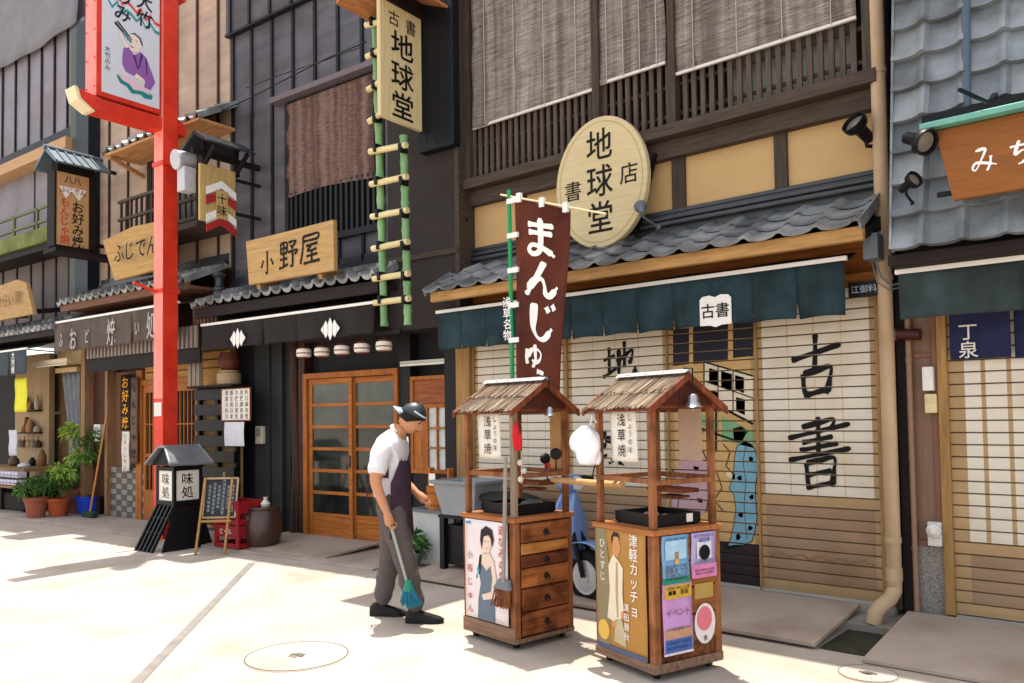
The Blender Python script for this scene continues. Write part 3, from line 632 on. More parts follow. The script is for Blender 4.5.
# ------------------------------------------------------------------ dark clad restaurant in the middle
use(LEFT)
m_clad = mat('grey_cladding', '56575e', .55, .22, 1.3, (.6, .6, 5), .2, 8, dirt=.35, spec=.2, col2='64636a')
m_batten = plain('batten_black', '1c1e22', .5); m_panel = mat('dark_panel', '1f2023', .65, .2, 3, dirt=.2)
m_orange = wood('orange_wood', '9c5c28', 'z', .35, .45); m_orangex = wood('orange_rail', 'a0602b', 'x', .35, .45)
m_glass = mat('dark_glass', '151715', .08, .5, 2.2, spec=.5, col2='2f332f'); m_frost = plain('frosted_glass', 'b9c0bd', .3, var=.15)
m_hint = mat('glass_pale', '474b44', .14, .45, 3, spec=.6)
on = thing('dark_restaurant', 'dark grey clad restaurant with orange sliding doors and a wooden sign', 'restaurant', (-1.5, .1, 0))
b = MB(); b.box(-3.62, .72, .12, 5, 0, 7.85); b.build('wall', m_panel, on)
b = MB(); b.box(-3.7, .8, -.05, 5.1, 7.85, 7.95); b.build('roof', m_tiledark, on)
b = MB(); b.box(-3.62, -.3, .0, .12, 3.45, 6.98); b.box(-3.68, -.3, -.07, .12, 7.0, 7.83); b.build('cladding', m_clad, on)
b = MB()
for x in (234, 252.5, 273, 294, 316, 339, 363): u = pu(x, 90); b.box(u-.022, u+.022, -.03, .0, 3.45, 6.97)
for x in (231, 250, 270.5, 292, 314, 336, 358): u = pu(x, 10, -.07); b.box(u-.02, u+.02, -.1, -.07, 7.0, 7.83)
b.box(-3.69, -.3, -.085, 0, 6.965, 7.0)
b.build('batten', m_batten, on)
# upstairs window
wn = MB(); wn.box(-2.42, -.62, -.02, -.001, 3.8, 5.72); wn = wn.build('window', plain('window_black', '15171a', .4), on)
b = MB(); b.prism([(-2.6, -.16, 5.73), (-2.6, -.16, 5.80), (-2.6, .0, 5.87), (-2.6, .0, 5.73)], (2.1, 0, 0)); b.build('lintel', plain('lintel_mauve', '6a6066', .5), wn)
b = MB(); b.sheet(lambda s, t: (-2.36+1.62*s, -.06+.008*math.sin(t*17)+rnd.uniform(-.0015, .0015), 4.44+1.24*t+.03*math.sin(s*4)*(1-t)), 20, 70)
b.build('reed_blind', reed('reed_blind_brown', '7a5f57', 'a68c82', '9c8c86'), wn, smooth=True, solid=.006)
b = MB(); u = -2.3
while u < -.66: b.box(u, u+.045, -.06, -.035, 3.82, 4.5); u += .095
b.box(-2.4, -.62, -.065, -.03, 3.78, 3.86); b.box(-2.4, -2.33, -.065, -.03, 3.8, 5.7); b.build('lattice', m_batten, wn)
# tiled eave and the sign on it
tiled('tiled_eave', -3.62, -.12, -.66, 3.09, -.1, 3.36, .2, 2, on, m_tile, .04, .03)
b = MB()
for z0, z1, v in ((3.46, 3.53, -.03), (3.4, 3.45, -.07), (3.34, 3.39, -.11)): b.box(-3.6, -.15, v, .01, z0, z1)
b.build('ridge', m_tiledark, on)
b = MB(); b.box(-3.6, -.15, -.6, -.54, 2.92, 3.05); b.box(-3.6, -.15, -.54, .1, 2.98, 3.03); b.build('fascia', m_darkx, on)
b = MB(); b.lathe([(.04, 0), (.09, .02), (.09, .05), (.06, .08), (.06, .18), (.1, .22), (.08, .26), (.02, .28)], (-3.5, -.3, 3.3), 14); b.build('ridge_finial', m_tiledark, on, smooth=True)
sg = thing('shop_sign', 'pale wooden sign with three black characters above the dark awning', 'sign', (-1.7, -.62, 3.25))
A = [px(x, y, -.62) for x, y in ((248, 240), (252, 284), (338, 272), (334, 224))]
a0, a1 = (A[0][0]+A[1][0])/2, (A[2][0]+A[3][0])/2; zb, zt = (A[1][1]+A[2][1])/2, (A[0][1]+A[3][1])/2
b = MB(); b.prism([(a0-.03, -.66, zt-.005), (a0+.03, -.66, zb), (a1+.01, -.66, zb), (a1-.0, -.66, zt+.02), (a0+.8, -.66, zt+.005)], (0, .06, 0)); b.build('board', wood('sign_pale', 'b08e5e', 'x', .2), sg, bevel=.006)
b = MB(); cz = (zb+zt)/2
for k, (ch, sz, dz) in enumerate((('小', .34, -.04), ('野', .38, 0), ('屋', .40, .03))): b.brush(BR[ch], (a0+.40+.40*k, -.664, cz+dz), UX, UZ, sz*.9, .13)
b.build('lettering', m_ink, sg)
for q in (a0+.2, a1-.25): b = MB(); b.bar((q, -.64, zb-.04), (q, -.3, zb+.06), .07, .06); b.build('foot', m_gold, sg)
m_awo = mat('awning_cloth_dark', '2c2827', .95, .25, 2.5, dirt=.2)
ao, cl = awning('awning', 'dark charcoal awning with two white diamond crests above the orange doors', -3.55, -.27, -.52, 2.825, -.1, 2.93, .33, 5, plain('awning_top_dark', '26262a'), m_awo, .6)
for x, y in ((238.5, 338.5), (331, 329)):
    u, z = px(x, y, -.56); b = MB()
    for dx in (-.075, 0, .075):
        h = .13 if dx == 0 else .1; b.prism([(u+dx-.032, -.575, z-h*.55), (u+dx-.032, -.575, z+h*.55), (u+dx, -.575, z+h), (u+dx+.032, -.575, z+h*.55), (u+dx+.032, -.575, z-h*.55), (u+dx, -.575, z-h)], (0, .006, 0))
    b.prism([(u-.16, -.575, z), (u-.115, -.575, z+.05), (u-.115, -.575, z-.05)], (0, .006, 0)); b.prism([(u+.16, -.575, z), (u+.115, -.575, z-.05), (u+.115, -.575, z+.05)], (0, .006, 0))
    b.build('crest', m_white, cl)
# ground floor
b = MB(); b.box(-3.22, -2.46, .06, .12, 0, 2.9); b.box(-2.9, -2.86, .03, .06, 0, 2.9); b.box(-2.62, -2.56, .0, .06, 0, 2.9); b.build('wall_panel', mat('charcoal_panel', '2c2f31', .65, .15, 4, dirt=.2), on)
b = MB(); b.tube([(-2.30, .02, .04), (-2.28, .03, .9), (-2.32, .02, 2.0), (-2.30, .02, 2.9)], [.085, .075, .07, .075], 14); b.box(-2.2, -2.08, -.02, .1, .04, 2.9); b.build('pillar', wood('pillar_red_brown', '3a231b', 'z', .4, .35), on, smooth=True)
dr = MB(); dr.box(-2.07, -2.0, -.06, .08, .03, 2.13); dr.box(-.46, -.4, -.06, .08, .03, 2.13); dr.box(-2.0, -.46, -.06, .08, 2.06, 2.13); dr.box(-2.0, -.46, -.05, .08, .03, .05)
frm = dr.build('door_frame', m_orange, on, bevel=.004)
zr = [.36+(2.0-.36)*k/6 for k in range(7)]
for u0, u1, v in ((-1.99, -1.2, -.005), (-1.245, -.465, .035)):
    d = MB(); d.box(u0, u0+.06, v-.02, v+.02, .05, 2.055); d.box(u1-.06, u1, v-.02, v+.02, .05, 2.055); d.box(u0+.06, u1-.06, v-.018, v+.018, 1.985, 2.055)
    for z in zr[:-1]: d.box(u0+.06, u1-.06, v-.017, v+.017, z-.02, z+.02)
    d.box(u0+.06, u1-.06, v-.012, v+.012, .05, zr[0]-.02)
    do = d.build('sliding_door', [m_orangex], on, bevel=.003)
    for k in range(6):
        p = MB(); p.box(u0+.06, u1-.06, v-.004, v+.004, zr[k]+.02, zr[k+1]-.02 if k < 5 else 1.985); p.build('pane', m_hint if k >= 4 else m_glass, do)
    h = MB(); h.box(u1-.045 if u0 < -1.5 else u0+.02, u1-.02 if u0 < -1.5 else u0+.045, v-.024, v-.019, .95, 1.1); h.build('handle', m_blackm, do)
b = MB(); b.box(-.40, -.22, -.03, .1, .03, 2.5); b.box(.34, .5, -.08, .1, .03, 2.5); b.box(-.22, .34, -.01, .1, .03, .92); b.build('black_pillar', plain('charcoal_post', '19191b', .55), on, bevel=.004)
wq = MB()
for a, c, e, f in ((-.22, -.18, .92, 2.02), (.30, .34, .92, 2.02), (-.18, .30, 1.98, 2.02), (-.18, .30, .92, .97), (-.18, .30, 1.66, 1.70), (.02, .045, .97, 1.66), (.17, .19, .97, 1.66), (.045, .30, 1.42, 1.44), (.045, .3, 1.2, 1.22)): wq.box(a, c, -.035, .02, e, f)
wq.box(-.18, .02, -.02, .01, .97, 1.66)
wq = wq.build('side_window', m_orange, on, bevel=.003)
b = MB(); b.box(.045, .30, -.008, -.003, .97, 1.66); b.build('pane', m_frost, wq)
b = MB(); b.box(-.18, .30, -.008, -.003, 1.70, 1.98); b.build('transom', wood('transom_wood', '8a5034', 'x'), wq)
t = thing('tube_light', 'long white fluorescent tube fixed above the small side window', 'lamp', (0, -.05, 2.13))
b = MB(); b.box(-.36, .36, -.05, .0, 2.17, 2.2); b.build('housing', plain('tube_case', 'b9b6ad', .4), t)
b = MB(); b.tube([(-.34, -.055, 2.155), (.34, -.055, 2.155)], .016, 10); b.build('tube', plain('tube_white', 'd8d8cf', .3), t, smooth=True)
# row of small lanterns
words = ('leftmost', 'second from left', 'middle one', 'second from right', 'rightmost')
proto = None
for k, (x, y) in enumerate(((304, 353), (322, 352), (342, 350), (362, 348), (384, 346))):
    u, z = px(x, y, -.40)
    lab = '%s of five small paper lanterns hanging below the dark awning' % words[k]
    if proto is None:
        proto = thing('paper_lantern', lab, 'lantern', (u, -.40, z), 0, 'small paper lanterns under the dark awning')
        b = MB(); b.lathe([(.05, -.055), (.085, -.045), (.095, 0), (.085, .045), (.05, .055)], (u, -.40, z), 16); b.build('shade', plain('lantern_paper', 'dcd5c8', .7), proto, smooth=True)
        b = MB(); b.lathe([(.094, -.012), (.0985, -.01), (.0985, -.002), (.095, .0)], (u, -.40, z), 16); b.lathe([(.05, .055), (.06, .056), (.06, .07), (.02, .07)], (u, -.4, z), 12); b.lathe([(.05, -.055), (.06, -.056), (.06, -.066), (.03, -.066)], (u, -.4, z), 12); b.tube([(u, -.4, z+.07), (u, -.4, z+.16)], .005, 6); b.build('band', plain('lantern_band', '6b2018', .6), proto)
    else:
        c = copy_tree(proto); c.location = LEFT @ Vector((u, -.40, z)); c['label'] = lab
b = MB(); b.box(-1.62, .0, -.42, -.38, pz(342, 341, -.4)+.02, pz(342, 341, -.4)+.06); b.build('lantern_rail', m_darkx, on)

# ------------------------------------------------------------------ dark corner tower with the bamboo ladder sign
tw = thing('corner_tower', 'dark brown corner tower with a tall navy box between the two restaurants', 'tower', (.2, 0, 2.5))
b = MB(); b.box(-.28, .74, -.3, .12, 2.52, 7.0); b.build('wall', mat('tower_brown', '332d2c', .75, .15, 3, dirt=.25), tw)
b = MB(); b.box(.30, .80, -.42, -.302, 4.40, 6.95); b.build('navy_box', mat('navy_metal', '12161d', .4, .25, 2, (1, 1, .4)), tw, bevel=.01)
b = MB(); b.box(-.3, .76, -.33, -.3, 3.28, 3.34); b.box(.72, .78, -.32, .1, 2.6, 6.9); b.build('trim', m_brown, tw)
b = MB(); b.box(.40, .44, -.425, -.42, 4.5, 6.9); b.box(.55, .72, -.423, -.42, 4.45, 6.9); b.build('seam', m_black, tw)
# bamboo ladder
m_bamboo = mat('green_bamboo', '5f8f5a', .35, .22, 3, (4, 4, 1), .1, 30, col2='7da56c', spec=.5); m_bpale = mat('pale_bamboo', 'cfc08f', .45, .15, 4, (1, 4, 4))
bl = thing('bamboo_ladder', 'green bamboo ladder with pale rungs hanging on the dark corner', 'ladder', (.15, -.7, 2.5))
def culm(x0, y0, x1, y1, v, r):
    p, q = px(x0, y0, v), px(x1, y1, v); b = MB(); pts = []; rs = []
    n = 14
    for i in range(n*4+1):
        t = i/(n*4); pts.append((p[0]+(q[0]-p[0])*t, v, p[1]+(q[1]-p[1])*t)); rs.append(r*(1.13 if i % 4 == 0 else .97))
    b.tube(pts, rs, 12); return b.build('culm', m_bamboo, bl, smooth=True)
culm(374, -20, 384.5, 326, -.7, .042); culm(403.6, 136, 408, 325, -.7, .042)
for y0, y1 in ((25.5, 20), (57, 48), (90, 80), (122, 112), (152, 143.5), (184.5, 175), (217, 208.5), (249, 240), (279, 272), (303, 297)):
    x0 = 366+(y0-25)*.03; x1 = 404+(y0-25)*.02 if y0 > 130 else 381
    p, q = px(x0, y0, -.76), px(x1, y1+1.5, -.76); b = MB(); b.tube([(p[0], -.76, p[1]), (q[0], -.76, q[1])], .033, 10); b.build('rung', m_bpale, bl, smooth=True)
for y in (25, 56, 88, 121, 151, 183.5, 216, 248, 278.5, 302):
    for x in (374.5+(y-10)*.03, 403+(y-120)*.022):
        u, z = px(x, y-2, -.735)
        if y > 130 or x < 390: b = MB(); b.box(u-.02, u+.02, -.805, -.69, z-.045, z+.045); b.build('lashing', m_black, bl, bevel=.006)
hs = thing('hanging_sign', 'tall cream projecting sign lettered in black beside the bamboo ladder', 'sign', (.36, -.7, 4.6))
uS = .385; va, vb = -1.06, -.44; z0, z1 = 4.615, 5.84
b = MB(); b.box(uS-.05, uS, va, vb, z0, z1); b.build('board', wood('sign_cream_tall', 'cbb98d', 'z', .12), hs, bevel=.008)
b = MB(); cv = (va+vb)/2
UY = (0, 1, 0)
b.text('地球堂', (uS+.004, cv+.01, z0+.50), UY, UZ, .30, .012, True, 1.06, 1.15); b.text('古', (uS+.004, cv-.11, z1-.15), UY, UZ, .17, .004); b.text('書', (uS+.004, cv+.14, z1-.16), UY, UZ, .17, .004); b.build('lettering', m_ink, hs)
b = MB(); b.prism([(uS-.5, va-.14, z1+.02), (uS-.5, va-.14, z1+.05), (uS-.06, va-.14, z1+.28), (uS+.36, va-.14, z1+.05), (uS+.36, va-.14, z1+.02), (uS-.06, va-.14, z1+.2)], (0, .95, 0)); b.build('roof', wood('copper_roof_wood', 'a5714a', 'y'), hs)
b = MB(); b.box(uS-.07, uS+.02, va+.05, vb+.1, z1, z1+.22); b.bar((uS-.03, vb, z0+.15), (uS-.03, -.3, z0+.15), .03, .03); b.bar((uS-.03, vb, z1-.1), (uS-.03, -.3, z1-.1), .03, .03); b.build('bracket', m_dark, hs)
# ------------------------------------------------------------------ beige clad restaurant
use(LEFT)
m_beige = mat('beige_cladding', 'aa9482', .55, .14, 1.4, (.6, .6, 4), .12, 7, dirt=.2, col2='bba590')
m_redb = wood('red_brown_wall', '472c20', 'z', .3)
fu = thing('beige_restaurant', 'beige clad restaurant with a dark timber ground floor', 'restaurant', (-5.7, .1, 0))
b = MB(); b.box(-7.88, -3.66, .14, 5, 0, 8.0); b.build('wall', m_redb, fu)
b = MB(); b.box(-7.95, -3.7, -.05, 5.1, 8.0, 8.1); b.build('roof', m_tiledark, fu)
b = MB(); b.box(-7.3, -3.66, -.02, .14, 3.7, 7.98); b.build('cladding', m_beige, fu)
b = MB()
for x, y in ((108, 200), (127, 170), (150, 120), (176, 50), (196, 50), (217, 50)): u = pu(x, y, -.05); b.box(u-.018, u+.018, -.045, -.02, 3.7, 7.98)
b.build('batten', plain('batten_brown', '3a2b24', .6), fu)
b = MB(); b.box(-7.98, -7.70, -.18, .14, 3.5, 8.3); b.build('corner_post', plain('post_olive', '4a5044', .5), fu)
b = MB(); b.box(-7.70, -7.28, -.22, .14, 3.5, 8.3); b.build('navy_column', plain('post_navy', '1a212c', .45), fu)
b = MB(); b.box(-5.75, -4.3, -.03, -.021, 4.2, 5.75); wq = b.build('window', plain('window_grey', '40444a', .25, var=.3, scale=2), fu)
b = MB()
for u in (-5.75, -5.05, -4.35): b.box(u-.03, u+.03, -.05, -.03, 4.2, 5.75)
b.build('frame', m_brownz, wq)
tiled('window_roof', -6.05, -3.5, -.62, 5.66, -.03, 6.0, .22, 2, fu, m_tile, .03, .03)
b = MB(); b.box(-6.0, -3.52, -.6, -.03, 5.60, 5.64); b.bar((-5.9, -.58, 5.58), (-5.9, -.03, 5.4), .05, .06); b.build('roof_board', wood('eave_pine', 'b5875a', 'x'), fu)
bk = MB()
for u in [-5.62+.14*k for k in range(15)]: bk.box(u, u+.035, -.56, -.53, 4.3, 4.82)
bk.build('balcony_lattice', m_brownz, fu)
bk = MB()
for z in (4.28, 4.55, 4.82): bk.box(-5.68, -3.62, -.57, -.52, z, z+.045)
bk.box(-5.68, -3.62, -.56, -.02, 4.18, 4.27); bk.build('balcony_rail', m_brown, fu, bevel=.004)
tiled('tiled_eave', -7.25, -3.66, -.72, 3.44, -.1, 3.72, .2, 2, fu, m_tile, .04, .03)
b = MB(); b.box(-7.2, -3.68, -.68, -.62, 3.32, 3.43); b.box(-7.2, -3.68, -.62, .1, 3.34, 3.38); b.build('fascia', wood('fascia_brown', '6b4a38', 'x'), fu)
b = MB()
for z0, z1, v in ((3.82, 3.9, -.04), (3.74, 3.81, -.09)): b.box(-7.2, -3.68, v, .01, z0, z1)
b.build('ridge', m_tiledark, fu)
sg = thing('shop_sign', 'wooden sign with black cursive characters above the brown awning, behind the red post', 'sign', (-5, -.7, 3.62))
b = MB(); b.prism([(-5.74, -.76, 4.24), (-5.50, -.70, 3.63), (-4.3, -.70, 3.66), (-4.15, -.76, 4.30), (-4.9, -.76, 4.33)], (0, .07, 0)); b.build('board', wood('sign_pale_two', 'ae8c58', 'x', .2), sg, bevel=.006)
b = MB(); b.text('ふじでん', (-4.78, -.785, 3.99), UX, UZ, .30, .008, False, .98); b.build('lettering', m_ink, sg)
for q in (-5.2, -4.5): b = MB(); b.bar((q, -.66, 3.66), (q, -.3, 3.76), .05, .05); b.build('foot', m_blackm, sg)
m_awf = mat('awning_cloth_taupe', '5a4f4a', .9, .2, 2.5, dirt=.2)
af, cl = awning('awning', 'taupe brown awning with white characters above the dark timber entrance', -7.5, -3.95, -.62, 3.165, -.12, 3.3, .47, 6, plain('awning_top_taupe', '6a5d56'), m_awf, .35)
b = MB()
for k, (ch, x, y, s) in enumerate((('ふ', 61, 340, .26), ('お', 73, 339, .38), ('ど', 87, 336, .24), ('焼', 111, 332, .42), ('い', 137, 328, .24), ('処', 151, 325, .40))):
    u, z = px(x, y, -.66); b.text(ch, (u, -.662, z), UX, UZ, s, .012, False, 1, .6)
b.build('lettering', plain('awning_ink', 'a5a1a0', .7), cl)
b = MB(); u = -6.72
while u < -3.75: b.box(u, u+.05, -.5, -.47, 2.55, 2.85); u += .105
b.build('fringe_slat', plain('slat_pale', '8d8078', .6), fu)
b = MB(); b.box(-6.8, -3.7, -.465, -.44, 2.34, 2.86); b.box(-3.98, -3.3, -.45, -.40, 2.62, 2.72); b.build('fringe_board', m_dark, fu)
b = MB(); u = -3.94
while u < -3.35: b.box(u, u+.03, -.42, -.39, 2.72, 3.12); u += .085
b.build('vent_slat', plain('slat_pink', '8a6a5a', .6), fu)
b = MB(); b.box(-3.98, -3.3, -.385, -.36, 2.72, 3.14); b.build('vent_back', m_dark, fu)
b = MB(); b.box(-7.74, -7.6, -.1, .1, .03, 3.2); b.box(-6.98, -6.9, -.08, .1, .03, 2.4); b.build('post', wood('post_worn', '8a6a4c', 'z', .3), fu, bevel=.004)
b = MB(); b.box(-7.6, -6.98, .05, .12, .03, 3.2); b.build('wall_panel', m_redb, fu)
m_check = mat('checker_stone', '8b857e', .6, .2, 30)
b = MB()
for i in range(6):
    for j in range(9):
        b.mi = (i+j) % 2; b.box(-6.9+.165*i, -6.9+.165*(i+1)-.006, -.012, .1, .04+.088*j, .04+.088*(j+1)-.005)
b.build('checker_wall', [m_check, plain('checker_dark', '5d5752', .6)], fu)
b = MB(); b.box(-6.9, -5.92, .04, .12, .83, 2.36); b.build('wall_board', wood('board_brown', '6a4a36', 'z', .3), fu)
b = MB(); b.box(-6.12, -5.95, -.03, .1, .03, 2.36); b.box(-5.95, -4.4, -.03, .1, 2.12, 2.2); b.box(-4.46, -4.36, -.03, .1, .03, 2.2); b.build('door_frame', m_orange, fu, bevel=.004)
for u0 in (-5.94, -5.2):
    d = MB(); d.box(u0, u0+.07, -.01, .04, .04, 2.12); d.box(u0+.67, u0+.74, -.01, .04, .04, 2.12); d.box(u0+.07, u0+.67, -.01, .04, 2.0, 2.12); d.box(u0+.07, u0+.67, -.01, .04, .04, .5); d.box(u0+.07, u0+.67, -.01, .04, 1.0, 1.06)
    for k in range(1, 6): d.box(u0+.07+.1*k-.01, u0+.07+.1*k+.01, -.005, .02, .5, 2.0)
    d.box(u0+.07, u0+.67, -.004, .018, 1.5, 1.52)
    do = d.build('sliding_door', m_orange, fu, bevel=.003); p = MB(); p.box(u0+.07, u0+.67, .022, .03, .5, 2.0); p.build('pane', m_glass, do)
b = MB(); b.box(-5.9, -3.7, .0, .1, 2.2, 2.75); b.box(-4.35, -3.7, .0, .1, .03, 2.2)
b.build('transom', wood('transom_gold', 'b98a4c', 'x', .25), fu)
b = MB()
for z in (2.3, 2.42, 2.54, 2.66): b.box(-5.9, -3.7, -.015, .0, z, z+.012)
b.build('transom_line', m_brown, fu)
# banners and notices by the entrance
def hangbanner(name, label, cat, u0, u1, z0, z1, col, chars, ink, v=-.06, size=None, bold=.012):
    t = thing(name, label, cat, ((u0+u1)/2, v, z0)); b = MB()
    b.sheet(lambda s, q: (u0+(u1-u0)*s, v+.006*math.sin(q*9+u0), z0+(z1-z0)*q), 4, 10); b.build('cloth', plain(name+col, col, .8), t, smooth=True, solid=.004)
    if chars:
        b = MB(); n = len(chars); sz = size or min((u1-u0)*.8, (z1-z0)/n*.9); b.text(chars, ((u0+u1)/2, v-.012, (z0+z1)/2), UX, UZ, sz, bold, True, (z1-z0)*.96/n/sz); b.build('lettering', plain('ink_'+ink, ink, .7, var=0), t)
    return t
hangbanner('banner', 'narrow black banner with orange characters beside the timber entrance', 'banner', -6.52, -6.2, 1.42, 2.3, '17130f', 'お好み焼', 'e09a1c')
hangbanner('banner', 'narrow brown banner with dark characters beside the black and orange one', 'banner', -6.17, -5.98, .9, 2.25, '6a5244', 'もんじゃ焼', '1a1412', -.08)
hangbanner('notice', 'tall white notice with red characters on the wall above the checker stone', 'notice', -6.42, -6.2, .78, 1.4, 'd5d2cc', 'いらっしゃい', 'b03a3a', -.09)
fitting_u = -7.3
t = thing('meter_box', 'small white meter box on the red brown wall behind the plants', 'meter box', (-7.25, 0, 1.2)); b = MB(); b.box(-7.4, -7.2, -.05, .05, 1.24, 1.52); b.build('casing', plain('meter_white', 'cfccc4', .4), t, bevel=.01); b = MB(); b.box(-7.36, -7.24, -.056, -.05, 1.36, 1.48); b.build('window', plain('meter_grey', '8d8d88', .2), t)
# projecting lantern sign of the beige restaurant
uS = -6.67; va, vb = -1.0, -.5; z0, z1 = 4.28, 5.42
t = thing('projecting_sign', 'tan projecting sign with black and red characters under a small blue grey roof', 'sign', (uS, -.75, z0))
b = MB(); b.box(uS-.22, uS, va, vb, z0, z1); b.build('board', wood('sign_tan', 'b59468', 'z', .2), t, bevel=.006)
b = MB(); b.box(uS-.23, uS+.012, va-.03, va, z0-.02, z1); b.box(uS-.23, uS+.012, vb, vb+.1, z0-.02, z1+.05); b.box(uS-.22, uS+.012, va, vb, z0-.06, z0); b.box(uS-.3, uS+.1, va-.05, vb+.45, z0-.12, z0-.06); b.build('frame', m_dark, t)
b = MB(); b.text('お好み焼', (uS+.004, -.67, z0+.36), UY, UZ, .19, .012, True, .95); b.build('lettering', m_ink, t)
b = MB(); b.text('もんじゃ焼', (uS+.004, -.87, z0+.39), UY, UZ, .155, .014, True, .93); b.build('red_lettering', plain('sign_red', 'b8432a', .7), t)
b = MB(); b.prism([(uS+.004, -.96, z0+.92), (uS+.004, -.86, z0+.74), (uS+.004, -.76, z0+.86), (uS+.004, -.66, z0+.74), (uS+.004, -.54, z0+.92)], (.004, 0, 0)); b.build('crest', m_white, t)
b = MB(); b.text('ふじでん', (uS+.012, -.75, z0+.87), UY, UZ, .1, .004); b.build('crest_lettering', m_ink, t)
b = MB(); b.text('八八', (uS+.004, -.75, z0+1.04), UY, UZ, .13, .006); b.build('ornament', m_ink, t)
m_mroof = mat('metal_roof', '55636e', .35, .2, 3, metal=.3, spec=.5)
b = MB()
for sg_ in (-1, 1): b.prism([(uS-.11, va-.12, z1+.36), (uS-.11+sg_*.34, va-.12, z1+.09), (uS-.11+sg_*.34, va-.12, z1+.06), (uS-.11, va-.12, z1+.31)], (0, .85, 0))
for k in range(7):
    v = va-.1+.13*k; b.bar((uS-.11, v, z1+.37), (uS+.235, v, z1+.095), .022, .022)
b.tube([(uS-.11, va-.14, z1+.36), (uS-.11, vb+.26, z1+.36)], .04, 10)
b.build('roof', m_mroof, t)
b = MB(); b.box(uS-.2, uS-.02, va+.03, vb+.1, z1, z1+.28); b.bar((uS-.1, vb, z0+.1), (uS-.1, 0, z0+.1), .04, .05); b.bar((uS-.1, vb, z1+.2), (uS-.1, 0, z1+.2), .04, .05); b.build('bracket', m_dark, t)
# arrow sign by the grey restaurant
uS = -2.98; va, vb = -.86, -.42; z0 = 3.98
t = thing('projecting_sign', 'red and white arrow shaped sign on tan board beneath a small dark roof', 'sign', (uS, -.7, z0))
b = MB(); b.box(uS-.05, uS-.005, va-.06, vb+.02, z0+.12, z0+.85); b.build('board', wood('arrow_board', 'b59a64', 'z', .2), t, bevel=.004)
cv = (va+vb)/2+.02
for k, (zz, mm, nm) in enumerate(((.50, m_white, 'white_feather'), (.40, plain('arrow_red', 'a02a2c', .6), 'red_feather'), (.15, m_white, 'white_feather'), (.05, plain('arrow_red', 'a02a2c', .6), 'red_feather'))):
    b = MB(); h = .13
    b.prism([(uS, va+.02, z0+zz-.07), (uS, cv, z0+zz+.05), (uS, vb+.02, z0+zz-.07), (uS, vb+.02, z0+zz+h-.07), (uS, cv, z0+zz+h+.05), (uS, va+.02, z0+zz+h-.07)], (.012, 0, 0)); b.build(nm, mm, t)
b = MB(); b.box(uS+.013, uS+.02, cv-.085, cv+.085, z0+.18, z0+.55); tg_ = b.build('name_tag', wood('tag_tan', 'b59a64', 'z', .1), t)
b = MB(); b.text('十味', (uS+.0225, cv, z0+.365), UY, UZ, .15, .006, True, 1.05); b.build('lettering', m_ink, tg_)
b = MB(); zr_ = z0+1.0
for sg_ in (-1, 1): b.prism([(uS-.05, va-.12, zr_+.26), (uS-.05+sg_*.28, va-.12, zr_+.09), (uS-.05+sg_*.28, va-.12, zr_+.06), (uS-.05, va-.12, zr_+.21)], (0, .72, 0))
b.build('roof', mat('sign_roof', '3b4046', .25, .3, 3, metal=.5), t)
b = MB()
for v in (va+.02, vb+.06): b.bar((uS-.05, v, zr_+.2), (uS-.05, v, z0+.8), .05, .05); b.bar((uS+.2, v, zr_+.06), (uS-.05, v, zr_-.16), .04, .05)
b.bar((uS-.05, va-.15, zr_), (uS-.05, .1, zr_), .06, .07); b.bar((uS-.05, va, z0+.83), (uS-.05, vb+.1, z0+.83), .05, .05); b.bar((uS-.03, vb, z0+.3), (uS-.03, 0, z0+.3), .03, .04); b.bar((uS-.03, vb, z0+.75), (uS-.03, 0, z0+.75), .03, .04); b.build('bracket', m_dark, t)

# ------------------------------------------------------------------ far left shop
m_lilac = mat('lilac_cladding', '827d86', .6, .14, 1.4, (1, 1, 1.5), .1, 8, dirt=.2)
fa = thing('corner_shop', 'grey lilac clad open fronted shop with a mossy balcony', 'shop', (-10, .1, 0))
b = MB(); b.box(-16, -7.9, 3.2, 5, 0, 10.2); b.box(-16, -7.9, .1, 3.2, 3.5, 10.2); b.box(-7.92, -7.75, .1, 3.2, 0, 9.4); b.build('wall', m_lilac, fa)
b = MB(); b.box(-16, -7.9, .0, .1, 4.55, 8.6); b.build('cladding', m_lilac, fa)
b = MB()
for x in (-9, 3, 16, 29, 42, 55, 68): u = pu(x, 150); b.box(u-.022, u+.022, -.03, 0, 6.6, 8.7)
for x in (-4, 35): u = pu(x, 190); b.box(u-.018, u+.018, -.012, 0, 4.9, 6.3)
for x in (-10, 5, 19, 33, 45, 58, 71): u = pu(x, 290, .03); b.box(u-.022, u+.022, -.02, .0, 3.4, 4.55)
b.build('batten', plain('batten_mauve', '1c191e', .6), fa)
b = MB(); b.box(-16, -7.9, .0, .1, 3.3, 4.55); b.build('lower_cladding', mat('mauve_boards', '6b605e', .7, .15, 2), fa)
b = MB(); b.sheet(lambda s, t: (-16+8.0*s, -.1+.02*math.sin(s*40)+.03*math.sin(t*5), 8.46+.035*math.sin(s*13+.5)*(1-t)+1.72*t), 40, 8); b.build('cover_sheet', mat('grey_tarpaulin', '76767c', .75, .16, 2, bump=.4, bscale=12), fa, smooth=True, solid=.02)
b = MB(); b.box(-16, -7.9, -.14, 0, 6.5, 6.66); b.build('gutter', m_batten, fa)
b = MB(); b.box(-16, -7.9, -.30, 0, 6.22, 6.42); b.build('eave_beam', wood('eave_beige', 'b3906a', 'x', .15), fa, bevel=.006)
b = MB(); b.box(-16, -7.9, -.5, 0, 4.62, 4.88); b.build('balcony_slab', mat('mossy_slab', '6a7440', .9, .35, 3, bump=.4, bscale=40, col2='7c8450', dirt=.3), fa, bevel=.01)
b = MB()
for z in (4.98, 5.22): b.box(-16, -7.9, -.46, -.42, z, z+.045)
